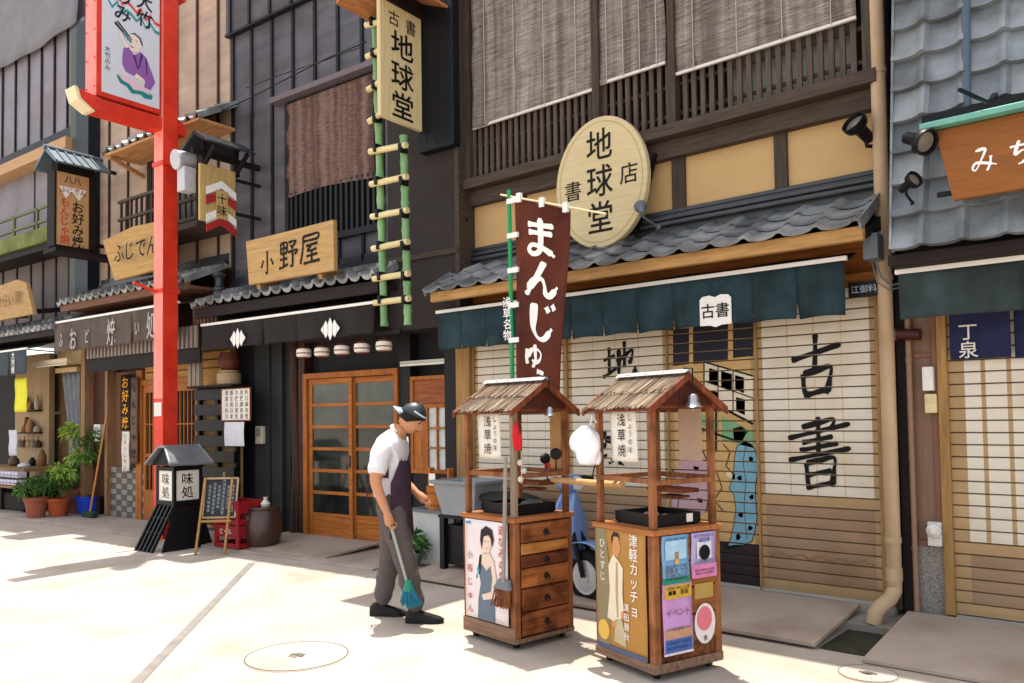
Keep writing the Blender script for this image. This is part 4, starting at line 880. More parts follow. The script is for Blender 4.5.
for k in range(9): b.box(-8.6-.9*k, -8.55-.9*k, -.46, -.42, 4.88, 5.26)
b.build('balcony_rail', plain('rail_olive', '5f6546', .6), fa)
b = MB(); b.box(-16, -7.9, -.45, .05, 4.5, 4.6); b.build('slab_soffit', m_dark, fa)
tiled('tiled_eave', -16, -7.45, -.68, 3.1, -.05, 3.4, .2, 2, fa, m_tile, .04, .03)
b = MB(); b.box(-16, -7.5, -.62, -.56, 2.98, 3.08); b.box(-16, -7.5, -.56, .1, 3.0, 3.04); b.build('fascia', m_darkx, fa)
sg = thing('shop_sign', 'weathered wooden sign with faint characters above the dull teal awning', 'sign', (-9, -.65, 3.36))
b = MB(); b.prism([(-9.85, -.70, 3.36), (-8.2, -.66, 3.38), (-8.34, -.72, 3.90), (-8.7, -.72, 4.0), (-9.85, -.72, 3.94)], (0, .07, 0)); b.build('board', wood('sign_worn', 'aa8a5e', 'x', .2), sg, bevel=.006)
b = MB(); b.text('わらい家', (-8.98, -.735, 3.68), UX, UZ, .25, .0, False, 1.0); b.build('lettering', plain('faded_ink', '6d5236', .8), sg)
for q in (-8.3, -9.5): b = MB(); b.bar((q, -.64, 3.42), (q, -.2, 3.5), .08, .08); b.build('foot', m_dark, sg)
aw2, cl = awning('awning', 'dull teal grey awning with white characters over the open shop', -12.5, -8.5, -.62, 2.815, -.1, 3.0, .42, 6, plain('awning_top_teal', '5c6a68'), mat('awning_cloth_teal', '3e474b', .9, .2, 3), .3)
b = MB(); b.text('大判焼', (-8.95, -.66, 2.60), UX, UZ, .13, .006, True, .95); b.build('lettering', m_white, cl)
b = MB(); b.box(-16, -7.9, 3.1, 3.2, 0, 3.0); b.box(-16, -11.5, 1.0, 1.1, 0, 3.0); b.build('back_wall', m_dark, fa)
b = MB(); b.box(pu(15, 420, .5), pu(49, 420, .5), .5, .6, .03, 2.9); b.build('partition', mat('beige_curtain_wall', 'a48c6c', .8, .15, 6, (6, 1, .4)), fa)
b = MB(); b.box(pu(46, 420, .7), -7.9, .7, .8, .03, 2.9); b.build('shelf_back', wood('shelf_back_wood', '6b5038', 'z'), fa)
b = MB(); b.box(-8.6, -7.85, -.12, -.06, 2.42, 2.5); b.box(-8.75, -7.85, -.02, .5, 2.55, 2.95); b.build('sign_rail', wood('rail_pine', 'b59a70', 'x', .15), fa)
t = thing('tube_light', 'pale fluorescent batten above the vinyl curtain and wall shelves', 'lamp', (-8.4, -.2, 2.5)); b = MB(); b.box(-9.1, -7.8, -.3, -.2, 2.56, 2.64); b.build('housing', plain('batten_cream', 'c9bb9c', .5), t, bevel=.008); b = MB(); b.tube([(-9.0, -.25, 2.545), (-7.9, -.25, 2.545)], .016, 10); b.build('tube', plain('tube_white', 'd8d8cf', .3), t)
hangbanner('hanging_cloth', 'bright yellow cloth hanging under the teal grey awning', 'cloth', pu(15, 395, -.5), pu(27, 395, -.5), pz(20, 412, -.5), pz(20, 378, -.5), 'd9d23a', '', 'b03a3a', -.5)
hangbanner('notice', 'plain white sheet hanging in the dark opening of the open shop', 'notice', pu(9, 440, -.1), pu(17, 440, -.1), pz(13, 456, -.1), pz(13, 430, -.1), 'c9ccd4', '', '222222', -.1)

use(LEFT)
lg = thing('wall_ledge', 'short dark ledges with small goods on the beige wall of the open shop', 'shelf', (-9.3, .4, 1.3))
uL2, uR2 = pu(24, 400, .45), pu(40, 400, .45)
for z in (1.35, 1.78): b = MB(); b.box(uL2, uR2, .34, .50, z, z+.03); b.build('board', m_darkx, lg)
for k in range(10):
    u = uL2+.06+(uR2-uL2-.12)*(k % 5)/4; z = (1.38, 1.81)[k//5]; r = .05+.015*(k % 3); h = .12+.06*((k*3) % 4)
    b = MB(); b.lathe([(r*.8, 0), (r, h*.4), (r*.6, h*.8), (r*.5, h), (.004, h)], (u, .42, z), 12); tag(b.build('souvenir', plain('souvenir%d' % (k % 5), ('8a5a3a', '6b3a24', 'a07a4c', '4a3022', 'b0a08a')[k % 5], .6), smooth=True), 'small brown jar on the short ledges of the beige wall', 'souvenir', 'souvenirs on the wall ledges')
for k in range(5):
    u = uL2-.15+.2*k; b = MB(); b.lathe([(.05, -.12), (.06, -.05), (.05, 0), (.01, .03), (.004, .12)], (u, .44, 1.2), 10); tag(b.build('hanging_charm', plain('charm%d' % (k % 3), ('8d8070', '5a4030', 'a8905c')[k % 3], .7), smooth=True), 'small charm hanging below the short ledges on the beige wall', 'charm', 'charms on the beige wall')

def cable(pts, v, r=.008):
    b = MB(); P = [(px(x, y, v)[0], v, px(x, y, v)[1]) for x, y in pts]; b.tube(P, r, 6)
    return tag(b.build('overhead_cable', m_black, smooth=True), 'thin black cable strung across the grey cladding above the blind', 'cable', 'cables strung along the facades')
cable([(188, 123), (205, 118), (250, 98), (290, 77), (330, 57), (366, 42)], -.25)
cable([(246, 88), (280, 75), (320, 62), (364, 46)], -.2, .006)
# ------------------------------------------------------------------ red arch post with the picture panel
use(LEFT)
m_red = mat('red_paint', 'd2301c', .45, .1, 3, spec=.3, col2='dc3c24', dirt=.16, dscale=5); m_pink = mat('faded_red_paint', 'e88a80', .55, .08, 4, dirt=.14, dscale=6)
UY = (0, 1, 0)
ra = thing('sign_post', 'tall red wooden post carrying a white picture panel on a red beam', 'sign post', (-3.8, -.9, 0))
u0, u1, v0, v1 = -3.92, -3.70, -1.0, -.79
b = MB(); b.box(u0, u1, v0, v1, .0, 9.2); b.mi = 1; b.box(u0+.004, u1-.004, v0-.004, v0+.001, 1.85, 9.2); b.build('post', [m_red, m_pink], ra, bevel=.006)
def beam(z, vn):
    b = MB(); P = [(vn, z+.26), (vn+.05, z+.12), (vn+.22, z+.03), (-.66, z+.03), (-.66, z+.20), (vn+.35, z+.20), (vn+.1, z+.24)]
    b.prism([(u0-.03, v, zz) for v, zz in P], (u1-u0+.01, 0, 0)); o = b.build('beam', m_red, ra, bevel=.006)
    b = MB(); P = [(vn-.02, z+.265), (vn+.03, z+.11), (vn+.19, z+.02), (vn+.24, z+.02), (vn+.07, z+.13), (vn+.025, z+.265)]
    b.prism([(u0-.034, v, zz) for v, zz in P], (u1-u0+.018, 0, 0)); b.build('beam_end', plain('cream_paint', 'dcd2ae', .5), o, bevel=.004)
beam(5.36, -2.12); beam(7.22, -2.12)
pa0, pa1, pz0, pz1 = -1.86, -1.02, 5.60, 7.22
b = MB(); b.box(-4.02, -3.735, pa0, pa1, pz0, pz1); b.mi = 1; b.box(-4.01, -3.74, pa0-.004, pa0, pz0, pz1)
b.mi = 0
for k in range(5):
    for u in (-3.98, -3.78): b.lathe([(.016, 0), (.012, .008), (.0, .01)], (u, pa0-.004, pz0+.12+.36*k), 8, (0, -1, 0))
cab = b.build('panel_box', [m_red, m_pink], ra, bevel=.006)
FU = -3.727
b = MB(); b.box(-3.737, FU-.001, pa0+.06, pa1-.02, pz0+.06, pz1); pic = b.build('picture_panel', plain('panel_white', 'c9ccd6', .45, var=.03), ra)
VC = (pa0+.06+pa1-.02)/2; VW = (pa1-.02-pa0-.06)
def F(s, t, k=.0): return (FU+.0015+k, pa0+.06+VW*s, pz0+.04+1.12*t)   # s across 0..1, t up 0..1
def shape(name, col, lst, k):
    b = MB()
    for pts in lst: b.add([F(s, t, k) for s, t in pts], [tuple(range(len(pts)))])
    b.build(name, plain('pic_'+name, col, .5, var=.04), pic)
shape('platter_rim', '1f7f80', [[(.24, .26), (.30, .18), (.42, .16), (.5, .10), (.66, .12), (.72, .09), (.86, .10), (.88, .15), (.70, .21), (.5, .20), (.34, .28)]], 0)
shape('platter', 'd9b9c6', [[(.27, .27), (.34, .22), (.46, .2), (.54, .15), (.68, .165), (.84, .145), (.72, .22), (.56, .25), (.4, .28)]], .001)
shape('robe', '8a5aa0', [[(.34, .50), (.36, .60), (.46, .62), (.54, .55), (.66, .62), (.76, .57), (.86, .42), (.92, .32), (.84, .21), (.72, .22), (.74, .30), (.56, .31), (.40, .33), (.34, .40)]], .002)
shape('robe_fold', '4a2a60', [[(.52, .55), (.60, .40), (.62, .41), (.56, .56)], [(.66, .6), (.62, .42), (.64, .42), (.70, .59)], [(.74, .56), (.76, .36), (.78, .36), (.77, .55)]], .003)
shape('skin', 'e3cfc6', [[(.40, .60), (.30, .70), (.27, .78), (.32, .79), (.36, .70), (.46, .63)], [(.44, .66), (.44, .74), (.50, .79), (.62, .78), (.68, .70), (.64, .62), (.54, .58), (.47, .60)], [(.54, .30), (.70, .27), (.72, .31), (.58, .35)]], .0035)
shape('hair', '3b3a44', [[(.46, .78), (.55, .815), (.66, .78), (.70, .70), (.67, .70), (.63, .765), (.55, .795)]], .004)
shape('face_line', '26222a', [[(.49, .725), (.53, .73), (.53, .722)], [(.57, .73), (.61, .725), (.57, .72)], [(.46, .66), (.5, .63), (.56, .64), (.5, .645)]], .005)
shape('chopstick', '14262a', [[(.20, .84), (.22, .865), (.50, .70), (.48, .685)], [(.24, .87), (.26, .885), (.5, .73), (.49, .715)]], .005)
shape('chopstick_tip', '2b9090', [[(.34, .76), (.36, .775), (.5, .69), (.485, .675)]], .006)
import_z = [(k/12, 1.0+.05*math.sin(k*2.6)-.16*(k/12)) for k in range(13)]
for nm, col, dz in (('red_wave', 'd8402e', .07), ('teal_wave', '1f8f8c', -.03)):
    b = MB()
    for a, c in zip(import_z[:-1], import_z[1:]): b.add([F(a[0], a[1]+dz+.10, .001), F(c[0], c[1]+dz+.10, .001), F(c[0], c[1]+dz+.135, .001), F(a[0], a[1]+dz+.135, .001)], [(0, 1, 2, 3)])
    b.build(nm, plain('pic_'+nm, col, .5), pic)
b = MB(); b.text('大竹', (FU+.006, VC+.17, pz0+1.30), UY, UZ, .23, .012, True, .98); b.text('のみ', (FU+.006, VC-.12, pz0+1.26), UY, UZ, .23, .012, True, .98); b.text('大竹のみ', (FU+.004, VC-.31, pz0+.5), UY, UZ, .075, 0, True, 1.05); b.build('lettering', plain('pic_ink', '1a1a2c', .6), pic)
# fittings on the post
for q in (lambda b: (b.box(u0-.02, u1+.02, v0-.02, v1+.02, 4.93, 4.985), b.box(u1+.02, u1+.24, -.93, -.88, 4.93, 4.975)), lambda b: (b.box(u0-.02, u1+.02, v0-.02, v1+.02, 3.24, 3.29), b.bar((u0+.05, v0-.015, 3.265), (u0+.0, v0-.28, 3.36), .05, .03))):
    b = MB(); q(b); b.build('clamp', m_red, ra, bevel=.003)
t = thing('floodlight', 'pale grey cylindrical floodlight clamped to the red post', 'lamp', (-3.5, -.85, 4.7))
c = Vector((-3.40, -1.02, 4.93)); d = Vector((-.10, -.95, -.18)).normalized()
b = MB(); b.lathe([(.115, 0), (.13, .0), (.13, -.03), (.115, -.05), (.115, -.22), (.08, -.27), (.02, -.28)], c, 22, d); b.box(-3.43, -3.26, -.97, -.80, 4.52, 4.84); b.build('housing', plain('flood_grey', 'b9b9bf', .45), t, smooth=True, bevel=.01)
b = MB(); b.lathe([(.0, -.02), (.114, -.02), (.11, -.01), (.0, .0)], c, 22, d); b.build('lens', plain('flood_lens', 'a39a90', .15), t)
b = MB(); b.box(u0+.02, u0+.2, v0-.008, v0-.005, 1.62, 1.8); tag(b.build('sticker', plain('sticker_white', 'd8d4d0', .6)), 'small white sticker with a red mark on the red post', 'sticker')

# ------------------------------------------------------------------ wooden lantern stand
ls = thing('lantern_stand', 'black wooden lantern stand with a metal roof and two white character panels', 'lantern', (-3.1, -1.15, 0))
cu, cv, hw = -3.09, -1.14, .175
b = MB()
for su in (-1, 1):
    for sv in (-1, 1): b.box(cu+su*hw-.02, cu+su*hw+.02, cv+sv*hw-.02, cv+sv*hw+.02, .56, 1.08)
for z in (.58, 1.02):
    for s in (-1, 1): b.box(cu-hw, cu+hw, cv+s*hw-.018, cv+s*hw+.018, z, z+.05); b.box(cu+s*hw-.018, cu+s*hw+.018, cv-hw, cv+hw, z, z+.05)
b.box(cu-hw, cu+hw, cv-hw, cv+hw, .55, .58); b.build('frame', m_black, ls, bevel=.003)
b = MB(); b.box(cu-hw+.02, cu+hw-.02, cv-hw-.002, cv-hw+.006, .63, 1.02); w1 = b.build('panel', m_paper, ls)
b = MB(); b.box(cu+hw-.006, cu+hw+.002, cv-hw+.02, cv+hw-.02, .63, 1.02); w2 = b.build('panel', m_paper, ls)
b = MB(); b.text('味処', (cu+hw+.006, cv, .825), UY, UZ, .165, .006, True, 1.05); b.build('lettering', m_ink, w2)
b = MB(); b.text('味処', (cu, cv-hw-.006, .825), UX, UZ, .165, .004, True, 1.05); b.build('lettering', plain('grey_ink', '55534f'), w1)
b = MB()
for s in (-1, 1):
    b.prism([(cu+s*.05, cv-.23, 1.33), (cu+s*.05, cv+.23, 1.33), (cu+s*.275, cv+.29, 1.09), (cu+s*.275, cv-.29, 1.09)], (0, 0, .02))
b.box(cu-.055, cu+.055, cv-.24, cv+.24, 1.325, 1.352)
for k in range(8):
    v_ = -.23+.46*k/7
    if k in (0, 7):
        for s in (-1, 1): b.bar((cu+s*.05, cv+v_, 1.352), (cu+s*.275, cv+v_*1.26, 1.113), .018, .018)
b.build('roof', mat('zinc_roof', '8e9195', .32, .25, 4, metal=.5), ls)
b = MB(); b.prism([(cu-.25, cv-.22, 1.09), (cu+.25, cv-.22, 1.09), (cu+.04, cv-.2, 1.31), (cu-.04, cv-.2, 1.31)], (0, .42, 0)); b.build('gable', m_black, ls)
for k in range(5):
    u = cu-hw+.35*k/4-.01; b = MB(); b.bar((u, cv-hw, .56), (u-.02, cv-hw-.27, .0), .03, .035); b.build('leg', m_black, ls)
b = MB()
for z, o in ((.40, .065), (.22, .15)): b.box(cu-hw-.03, cu+hw+.02, cv-hw-o-.015, cv-hw-o+.015, z, z+.025)
b.prism([(cu+hw, cv-hw-.01, .55), (cu+hw, cv+hw, .55), (cu+hw+.06, cv+hw+.13, .0), (cu+hw+.06, cv-hw-.20, .0)], (.015, 0, 0)); b.box(cu-hw, cu+hw, cv+hw-.02, cv+hw, .0, .55)
b.build('skirt', m_black, ls); ls.scale.z = .93

# ------------------------------------------------------------------ menu easel, crates, barrel
FR = LEFT @ Matrix.Translation((-2.26, -1.14, 0)) @ Matrix.Rotation(R(38), 4, 'Z') @ Matrix.Translation((2.75, 1.27, 0))
es = thing('menu_board', 'chalk menu board with pale frame leaning on a wooden easel', 'menu board', (-2.75, -1.27, 0))
def E(u, t, d=0): return (u, -1.28+.16*t-d, .50+.54*t)
b = MB(); b.prism([E(-2.97, .0), E(-2.53, 0.0), E(-2.53, 1), E(-2.97, 1)], (0, .012, 0)); bd = b.build('slate', mat('slate', '2e3238', .7, .25, 5), es)
b = MB()
for a, c in ((E(-2.98, 0, .008), E(-2.52, 0, .008)), (E(-2.98, 1, .008), E(-2.52, 1, .008)), (E(-2.98, 0, .008), E(-2.98, 1, .008)), (E(-2.52, 0, .008), E(-2.52, 1, .008))): b.bar(a, c, .025, .025)
b.build('frame', wood('easel_pine', 'b79a78', 'z', .15), es)
b = MB()
for i in range(6):
    n = rnd.randint(6, 9); b.text(''.join(rnd.choice('焼魚定食味噌天丼豆腐酒肴') for _ in range(n)), E(-2.58-.066*i, .5+rnd.uniform(-.03, .03), .004), UX, (0, .28, .96), .052, 0, True, 1.1)
b.build('lettering', plain('chalk', '9aa0a4', .9), bd)
for a, c in (((-2.94, -1.27, 1.06), (-3.02, -1.45, 0)), ((-2.56, -1.27, 1.06), (-2.62, -1.45, 0)), ((-2.75, -1.05, 1.12), (-2.78, -.82, .03))):
    b = MB(); b.bar(a, c, .03, .03); b.build('leg', m_goldx, es)
b = MB(); b.bar((-2.99, -1.38, .46), (-2.55, -1.38, .46), .04, .03); b.build('shelf', m_goldx, es); es.scale = (.83, .83, .83)
use(LEFT)
cr0 = None
for k, lab in ((0, 'lower red plastic bottle crate of the stack behind the menu board'), (1, 'upper red plastic bottle crate stacked behind the menu board')):
    if cr0 is None:
        cr0 = thing('bottle_crate', lab, 'crate', (-2.3, -.84, .036), R(4), 'red bottle crates'); u, v, z = -2.3, -.84, .036
        mr = plain('crate_red', '8a1a20', .4)
        b = MB()
        for s in (-1, 1):
            b.box(u-.22, u+.22, v+s*.17-.012, v+s*.17+.012, z, z+.06); b.box(u-.22, u+.22, v+s*.17-.012, v+s*.17+.012, z+.13, z+.27); b.box(u+s*.22-.012, u+s*.22+.012, v-.16, v+.16, z, z+.06); b.box(u+s*.22-.012, u+s*.22+.012, v-.16, v+.16, z+.13, z+.27)
            for q in (-1, 1): b.box(u+s*.21-.03, u+s*.21+.03, v+q*.165-.015, v+q*.165+.015, z, z+.28)
        b.box(u-.21, u+.21, v-.16, v+.16, z, z+.02); bd_ = b.build('body', mr, cr0, bevel=.004)
        b = MB(); b.text('ビール', (u, v-.186, z+.2), UX, UZ, .08, .004); b.build('lettering', m_paper, bd_)
    else:
        c = copy_tree(cr0); c.location = LEFT @ Vector((-2.29, -.84, .318)); c['label'] = lab; c.rotation_euler.z = R(6)
b = MB(); c = gr(263, 549); b.lathe([(.15, 0), (.19, .02), (.225, .16), (.23, .28), (.21, .40), (.19, .44), (.2, .46), (.19, .475), (.02, .48)], (c[0], c[1], .034), 26)
tag(b.build('jar', mat('brown_jar', '3c2622', .3, .3, 3, spec=.6), smooth=True), 'big dark brown glazed jar standing beside the black panel wall', 'jar')
b = MB(); u, v = c[0]+.05, c[1]; b.lathe([(.05, 0), (.06, .03), (.02, .08), (.03, .11)], (u, v, .515), 12); tag(b.build('saucer', plain('saucer_white', 'c8c5bd', .3), smooth=True), 'small pale cup turned over on the lid of the brown jar', 'cup')
# slatted fence with notices
fe = thing('slat_fence', 'black horizontal slat fence between the two restaurants', 'fence', (-3.75, -.2, .03))
b = MB()
for k in range(9): z = .12+.215*k; b.box(-4.2, -3.26, -.24, -.20, z, z+.15)
b.build('slat', m_blackm, fe, bevel=.004)
b = MB()
for u in (-4.16, -3.72, -3.30): b.box(u-.03, u+.03, -.2, -.14, .036, 2.02)
b.build('post', m_black, fe)
b = MB(); b.box(-4.2, -3.26, -.12, -.10, .1, 2.0); b.build('back_board', wood('fence_pine', '9b7c52', 'x', .3), fe)
t = thing('notice', 'white framed handwritten notice on the black slat fence', 'notice', (-3.55, -.25, 1.58))
a0, a1 = pu(222, 400, -.26), pu(250, 400, -.26); zz0, zz1 = pz(236, 420, -.26), pz(236, 389, -.26)
b = MB(); b.box(a0, a1, -.262, -.25, zz0, zz1); bd = b.build('sheet', m_paper, t)
b = MB()
for a, c, e, f in ((a0-.015, a0, zz0-.015, zz1+.015), (a1, a1+.015, zz0-.015, zz1+.015), (a0, a1, zz0-.015, zz0), (a0, a1, zz1, zz1+.015)): b.box(a, c, -.268, -.248, e, f)
b.build('frame', wood('notice_frame', '7a3c28', 'z', .2), t)
b = MB()
for i in range(5): b.text(''.join(rnd.choice('本日御料理生酒鍋冷奴刺身') for _ in range(5)), (a1-.07-.11*i, -.264, (zz0+zz1)/2), UX, UZ, .072, .002, True, 1.1)
b.build('lettering', m_ink, bd)
t = thing('notice', 'blank white sheet hung just below the framed notice', 'notice', (-3.55, -.25, 1.2))
b = MB(); a0, a1 = pu(225, 430, -.26), pu(244.5, 430, -.26); zb_, zt_ = pz(235, 446, -.26), pz(235, 422, -.26); b.sheet(lambda s, q: (a0+(a1-a0)*s, -.262-.01*math.sin(q*3), zb_+(zt_-zb_)*q), 4, 6); b.build('sheet', plain('sheet_white', 'd5d6dc', .8), t, solid=.002)
t = thing('meter_box', 'small cream box on the charcoal panel right of the fence', 'meter box', (-3.1, .03, 1.3)); b = MB(); z = pz(259, 435, 0); b.box(pu(255, 435), pu(262, 435), -.0, .06, z-.12, z+.12); b.build('casing', plain('meter_cream', 'c4c0ab', .4), t, bevel=.01); b = MB(); b.box(pu(256.5, 435), pu(260.5, 435), -.006, -.0, z-.02, z+.09); b.build('dial', plain('meter_grey', '8d8d88', .2), t)
b = MB()
for k, (dz, h) in enumerate(((0, .30), (.02, .34), (-.01, .27))): b.box(-4.15+.1*k, -4.08+.1*k, -.36, -.3, 2.04, 2.04+h+.2)
tag(b.build('plank_stack', wood('plank_grey', '8f8272', 'z', .25)), 'grey offcut planks standing on top of the black slat fence', 'planks')
b = MB(); b.lathe([(.14, 0), (.16, .02), (.16, .16), (.13, .18), (.13, .20), (.02, .2)], (-3.5, -.15, 2.035), 20); tag(b.build('wooden_tub', wood('tub_cream', 'a98e70', 'x', .2), smooth=True), 'round cream wooden tub on top of the black slat fence', 'tub')
b = MB(); b.lathe([(.08, 0), (.13, .04), (.15, .14), (.12, .22), (.13, .25), (.02, .25)], (-3.5, -.15, 2.235), 20); tag(b.build('clay_pot', mat('clay_dark', '5a2d22', .5, .2, 6), smooth=True), 'dark clay pot standing on the round cream tub', 'pot')
b = MB(); b.box(-4.25, -3.2, -.32, .0, 2.005, 2.035); b.build('top_board', m_dark, fe)

# ------------------------------------------------------------------ potted plants and brooms
def leaf(b, c, d, L, W, droop=.3):
    c, d = Vector(c), Vector(d).normalized(); s = d.cross(Z3)
    s = s.normalized() if s.length > .01 else X3.copy(); up = s.cross(d)
    m_ = c+d*L*.5+up*L*.06; e = c+d*L-Z3*L*droop
    b.add([c, m_+s*W*.5, e, m_-s*W*.5], [(0, 1, 2), (0, 2, 3)])
def foliage(b, c, r, n, L, W, flat=.8):
    for i in range(n):
        d = Vector((rnd.gauss(0, 1), rnd.gauss(0, 1), rnd.gauss(.25, .9)*flat)).normalized()
        p = Vector(c)+Vector((d.x*r[0], d.y*r[1], d.z*r[2]))*rnd.uniform(.25, 1)**.6
        leaf(b, p, d+Vector((rnd.gauss(0, .5), rnd.gauss(0, .5), rnd.gauss(0, .4))), L*rnd.uniform(.6, 1.3), W*rnd.uniform(.7, 1.2), rnd.uniform(.1, .6))
m_leafs = [mat('leaf_dark', '35562a', .5, .35, 9, col2='4f7a38'), mat('leaf_mid', '5c8a3c', .5, .3, 9), mat('leaf_light', '93b04a', .5, .3, 9)]
m_stem = plain('stem', '5a4a34', .8); m_soil = plain('soil', '2a2019', .95)
def pot_plant(label, c, r, h, col, crown, stems=5, group='potted plants by the shop fronts'):
    c = Vector((c[0], c[1], .034)); t = thing('potted_plant', label, 'plant', c, 0, group)
    b = MB(); b.lathe([(r*.68, 0), (r*.72, .005), (r*.95, h*.82), (r*1.06, h*.83), (r*1.08, h), (r*.95, h), (r*.93, h*.9), (.01, h*.88)], c, 24); b.build('pot', mat('pot_'+col, col, .75, .15, 6, dirt=.2), t, smooth=True)
    b = MB(); b.lathe([(r*.93, h*.88), (r*.92, h*.92), (.01, h*.93)], c, 16); b.build('soil', m_soil, t)
    b = MB()
    for (dx, dy, z, rr, n, L, W, mi, fl) in crown:
        b.tube([c+Vector((dx*.1, dy*.1, h*.9)), c+Vector((dx*.5, dy*.5, (h+z)*.5)), c+Vector((dx, dy, z))], [.012, .009, .006], 6)
    b.build('stem', m_stem, t, smooth=True)
    for mi_ in sorted(set(q[7] for q in crown)):
        b = MB()
        for (dx, dy, z, rr, n, L, W, mi, fl) in crown:
            if mi == mi_: foliage(b, c+Vector((dx, dy, z)), (rr, rr, rr*fl), n, L, W)
        b.build('foliage', m_leafs[mi_], t)
    return t
use(LEFT)
G = gr(35, 521); pot_plant('bushy dark green plant in a pinkish clay pot', (G[0]-.24, G[1]+.12), .18, .32, '9b5a48', [(-.14, 0, .50, .22, 170, .09, .03, 0, .6), (.12, .05, .56, .2, 150, .09, .03, 0, .6), (-.05, -.1, .44, .2, 110, .08, .03, 1, .6)])
G = gr(57, 520); pot_plant('yellow green leafy plant in a bright terracotta pot', (G[0]-.28, G[1]+.15), .18, .29, 'a8502c', [(-.05, .05, .60, .24, 130, .11, .045, 1, .5), (.10, 0, .70, .17, 80, .11, .045, 2, .4), (-.2, .1, .76, .15, 70, .11, .045, 2, .4), (0, 0, .45, .15, 70, .09, .04, 0, .7)])
G = gr(73, 515); pot_plant('tall thin plant with lime green tufts in a dusky rose pot', (G[0]-.08, G[1]+.05), .2, .40, '96604f', [(-.02, 0, 1.38, .17, 130, .12, .05, 2, .7), (.22, 0, .95, .18, 80, .12, .05, 2, .4), (.5, .0, .93, .15, 70, .12, .05, 1, .45), (.05, .05, .7, .14, 70, .1, .04, 1, .8)])
b = MB(); G = gr(91, 517); b.lathe([(.17, 0), (.19, .01), (.235, .27), (.255, .28), (.255, .30), (.235, .3), (.18, .03), (.01, .02)], (G[0]-.2, G[1]+.1, .034), 26)
tag(b.build('planter', plain('blue_plastic', '1d3fb0', .35), smooth=True), 'bright blue plastic bucket by the red brown wall', 'bucket')
t = thing('wall_plant', 'hanging leafy plant on the red brown wall above the blue bucket', 'plant', (-7.2, -.1, .9), 0, 'potted plants by the shop fronts')
b = MB(); foliage(b, (-7.3, -.12, 1.22), (.32, .12, .2), 120, .12, .04); b.build('foliage', m_leafs[0], t)
b = MB(); b.tube([(-7.3, .04, 1.45), (-7.3, -.06, 1.4), (-7.32, -.1, 1.1), (-7.1, -.1, .95)], .008, 6); b.build('stem', m_stem, t)
t = thing('push_broom', 'broom with pale orange handle leaning on the checker stone wall', 'broom', (-6.95, -.2, .04))
b = MB(); b.tube([(-7.0, -.30, .1), (-6.92, -.03, 1.95)], .016, 10); b.build('handle', wood('broom_handle', 'b98048', 'z', .15), t, smooth=True)
b = MB(); b.box(-7.18, -6.82, -.36, -.25, .036, .13); b.build('head', plain('broom_green', '24402f', .8), t, bevel=.02)
b = MB(); b.prism([(-7.7, -.05, .05), (-7.2, -.05, .05), (-7.2, -.05, .34), (-7.7, -.05, .34)], (0, .03, 0)); tag(b.build('low_rack', m_darkx), 'low dark rack board behind the blue bucket', 'rack')
# open shop goods
t = thing('vinyl_curtain', 'clear grey vinyl curtain gathered beside the shelves of the open shop', 'curtain', (-8.2, -.1, .6))
b = MB(); b.sheet(lambda s, q: (-8.42+.55*s+.16*math.sin(q*3.0+1.2)*(1-s*.5)-(.22*(1-q) if q < .5 else .11), .05+.05*math.sin(s*22+q*3), .55+1.95*q), 40, 20); b.build('sheet', mat('vinyl', '8f949a', .18, .2, 4, trans=.55, spec=.6), t, smooth=True)
b = MB(); b.tube([(-8.6, .05, 2.5), (-7.85, .05, 2.5)], .015, 8); b.build('rail', m_steel, t)
tb = thing('display_table', 'low wooden display table with shelves at the open shop front', 'table', (-9, -.2, .03))
b = MB(); b.box(-10.9, -8.75, -.55, .35, .72, .78); b.build('top', wood('table_worn', '8a6a48', 'x', .25), tb); b = MB(); b.box(-10.9, -8.6, -.75, .3, .46, .50); b.build('shelf', wood('table_worn', '8a6a48', 'x'), tb)
for u in (-10.7, -9.7, -8.8):
    for v in (-.5, .3): b = MB(); b.box(u-.04, u+.04, v-.04, v+.04, .036, .72); b.build('leg', m_dark, tb)
k = 0
pk = None
for i in range(2):
    for j in range(7):
        u, v, z = -9.45+.135*j+.03*i, -.66, .505+.13*i+(.0)
        lab = 'clear wrapped packet of crackers in two rows on the low display shelf'
        if pk is None:
            pk = thing('cracker_packet', lab, 'packet', (u, v, z), 0, 'wrapped packets on the display shelf')
            b = MB(); b.box(u-.06, u+.06, v-.08, v+.08, z, z+.10); b.build('wrap', mat('packet', 'b9b6c0', .25, .3, 16), pk, bevel=.02)
            b = MB(); b.box(u-.062, u+.062, v-.083, v-.079, z+.03, z+.06); b.build('band', plain('packet_band', '8c86a8', .4), pk)
        else: c = copy_tree(pk); c.location = LEFT @ Vector((u, v, z)); c.rotation_euler.z += rnd.uniform(-.08, .08)
for i, (u, v, z, r, h, col, lab) in enumerate(((-9.5, -.1, .78, .06, .16, '1c1a1a', 'small dark bottle on the display table at the left'), (-9.25, -.05, .78, .08, .3, '7d5a3a', 'brown cone wrapped in paper on the display table'), (-9.35, -.3, .78, .1, .07, 'd0d3da', 'white bowl on the display table of the open shop'), (-10.0, -.2, .78, .09, .18, '5a4632', 'brown round tin on the display table'), (-8.45, .1, .5, .16, .42, '2c2320', 'dark lidded basket between the packets and the vinyl curtain'), (-10.1, -.5, .5, .18, .18, 'c9b893', 'cream sack lying on the low display shelf'))):
    b = MB(); b.lathe([(r*.7, 0), (r, h*.15), (r, h*.6), (r*.5, h*.9), (r*.45, h), (.005, h)], (u, v, z), 16); tag(b.build('jar' if r < .1 else 'container', plain('goods%d' % i, col, .5), smooth=True), lab, 'container')
b = MB(); b.box(-10.8, -8.95, -.5, .2, .04, .34); tag(b.build('storage_box', plain('storage_dark', '2b2622', .7), bevel=.03), 'dark storage box beneath the display table', 'box')
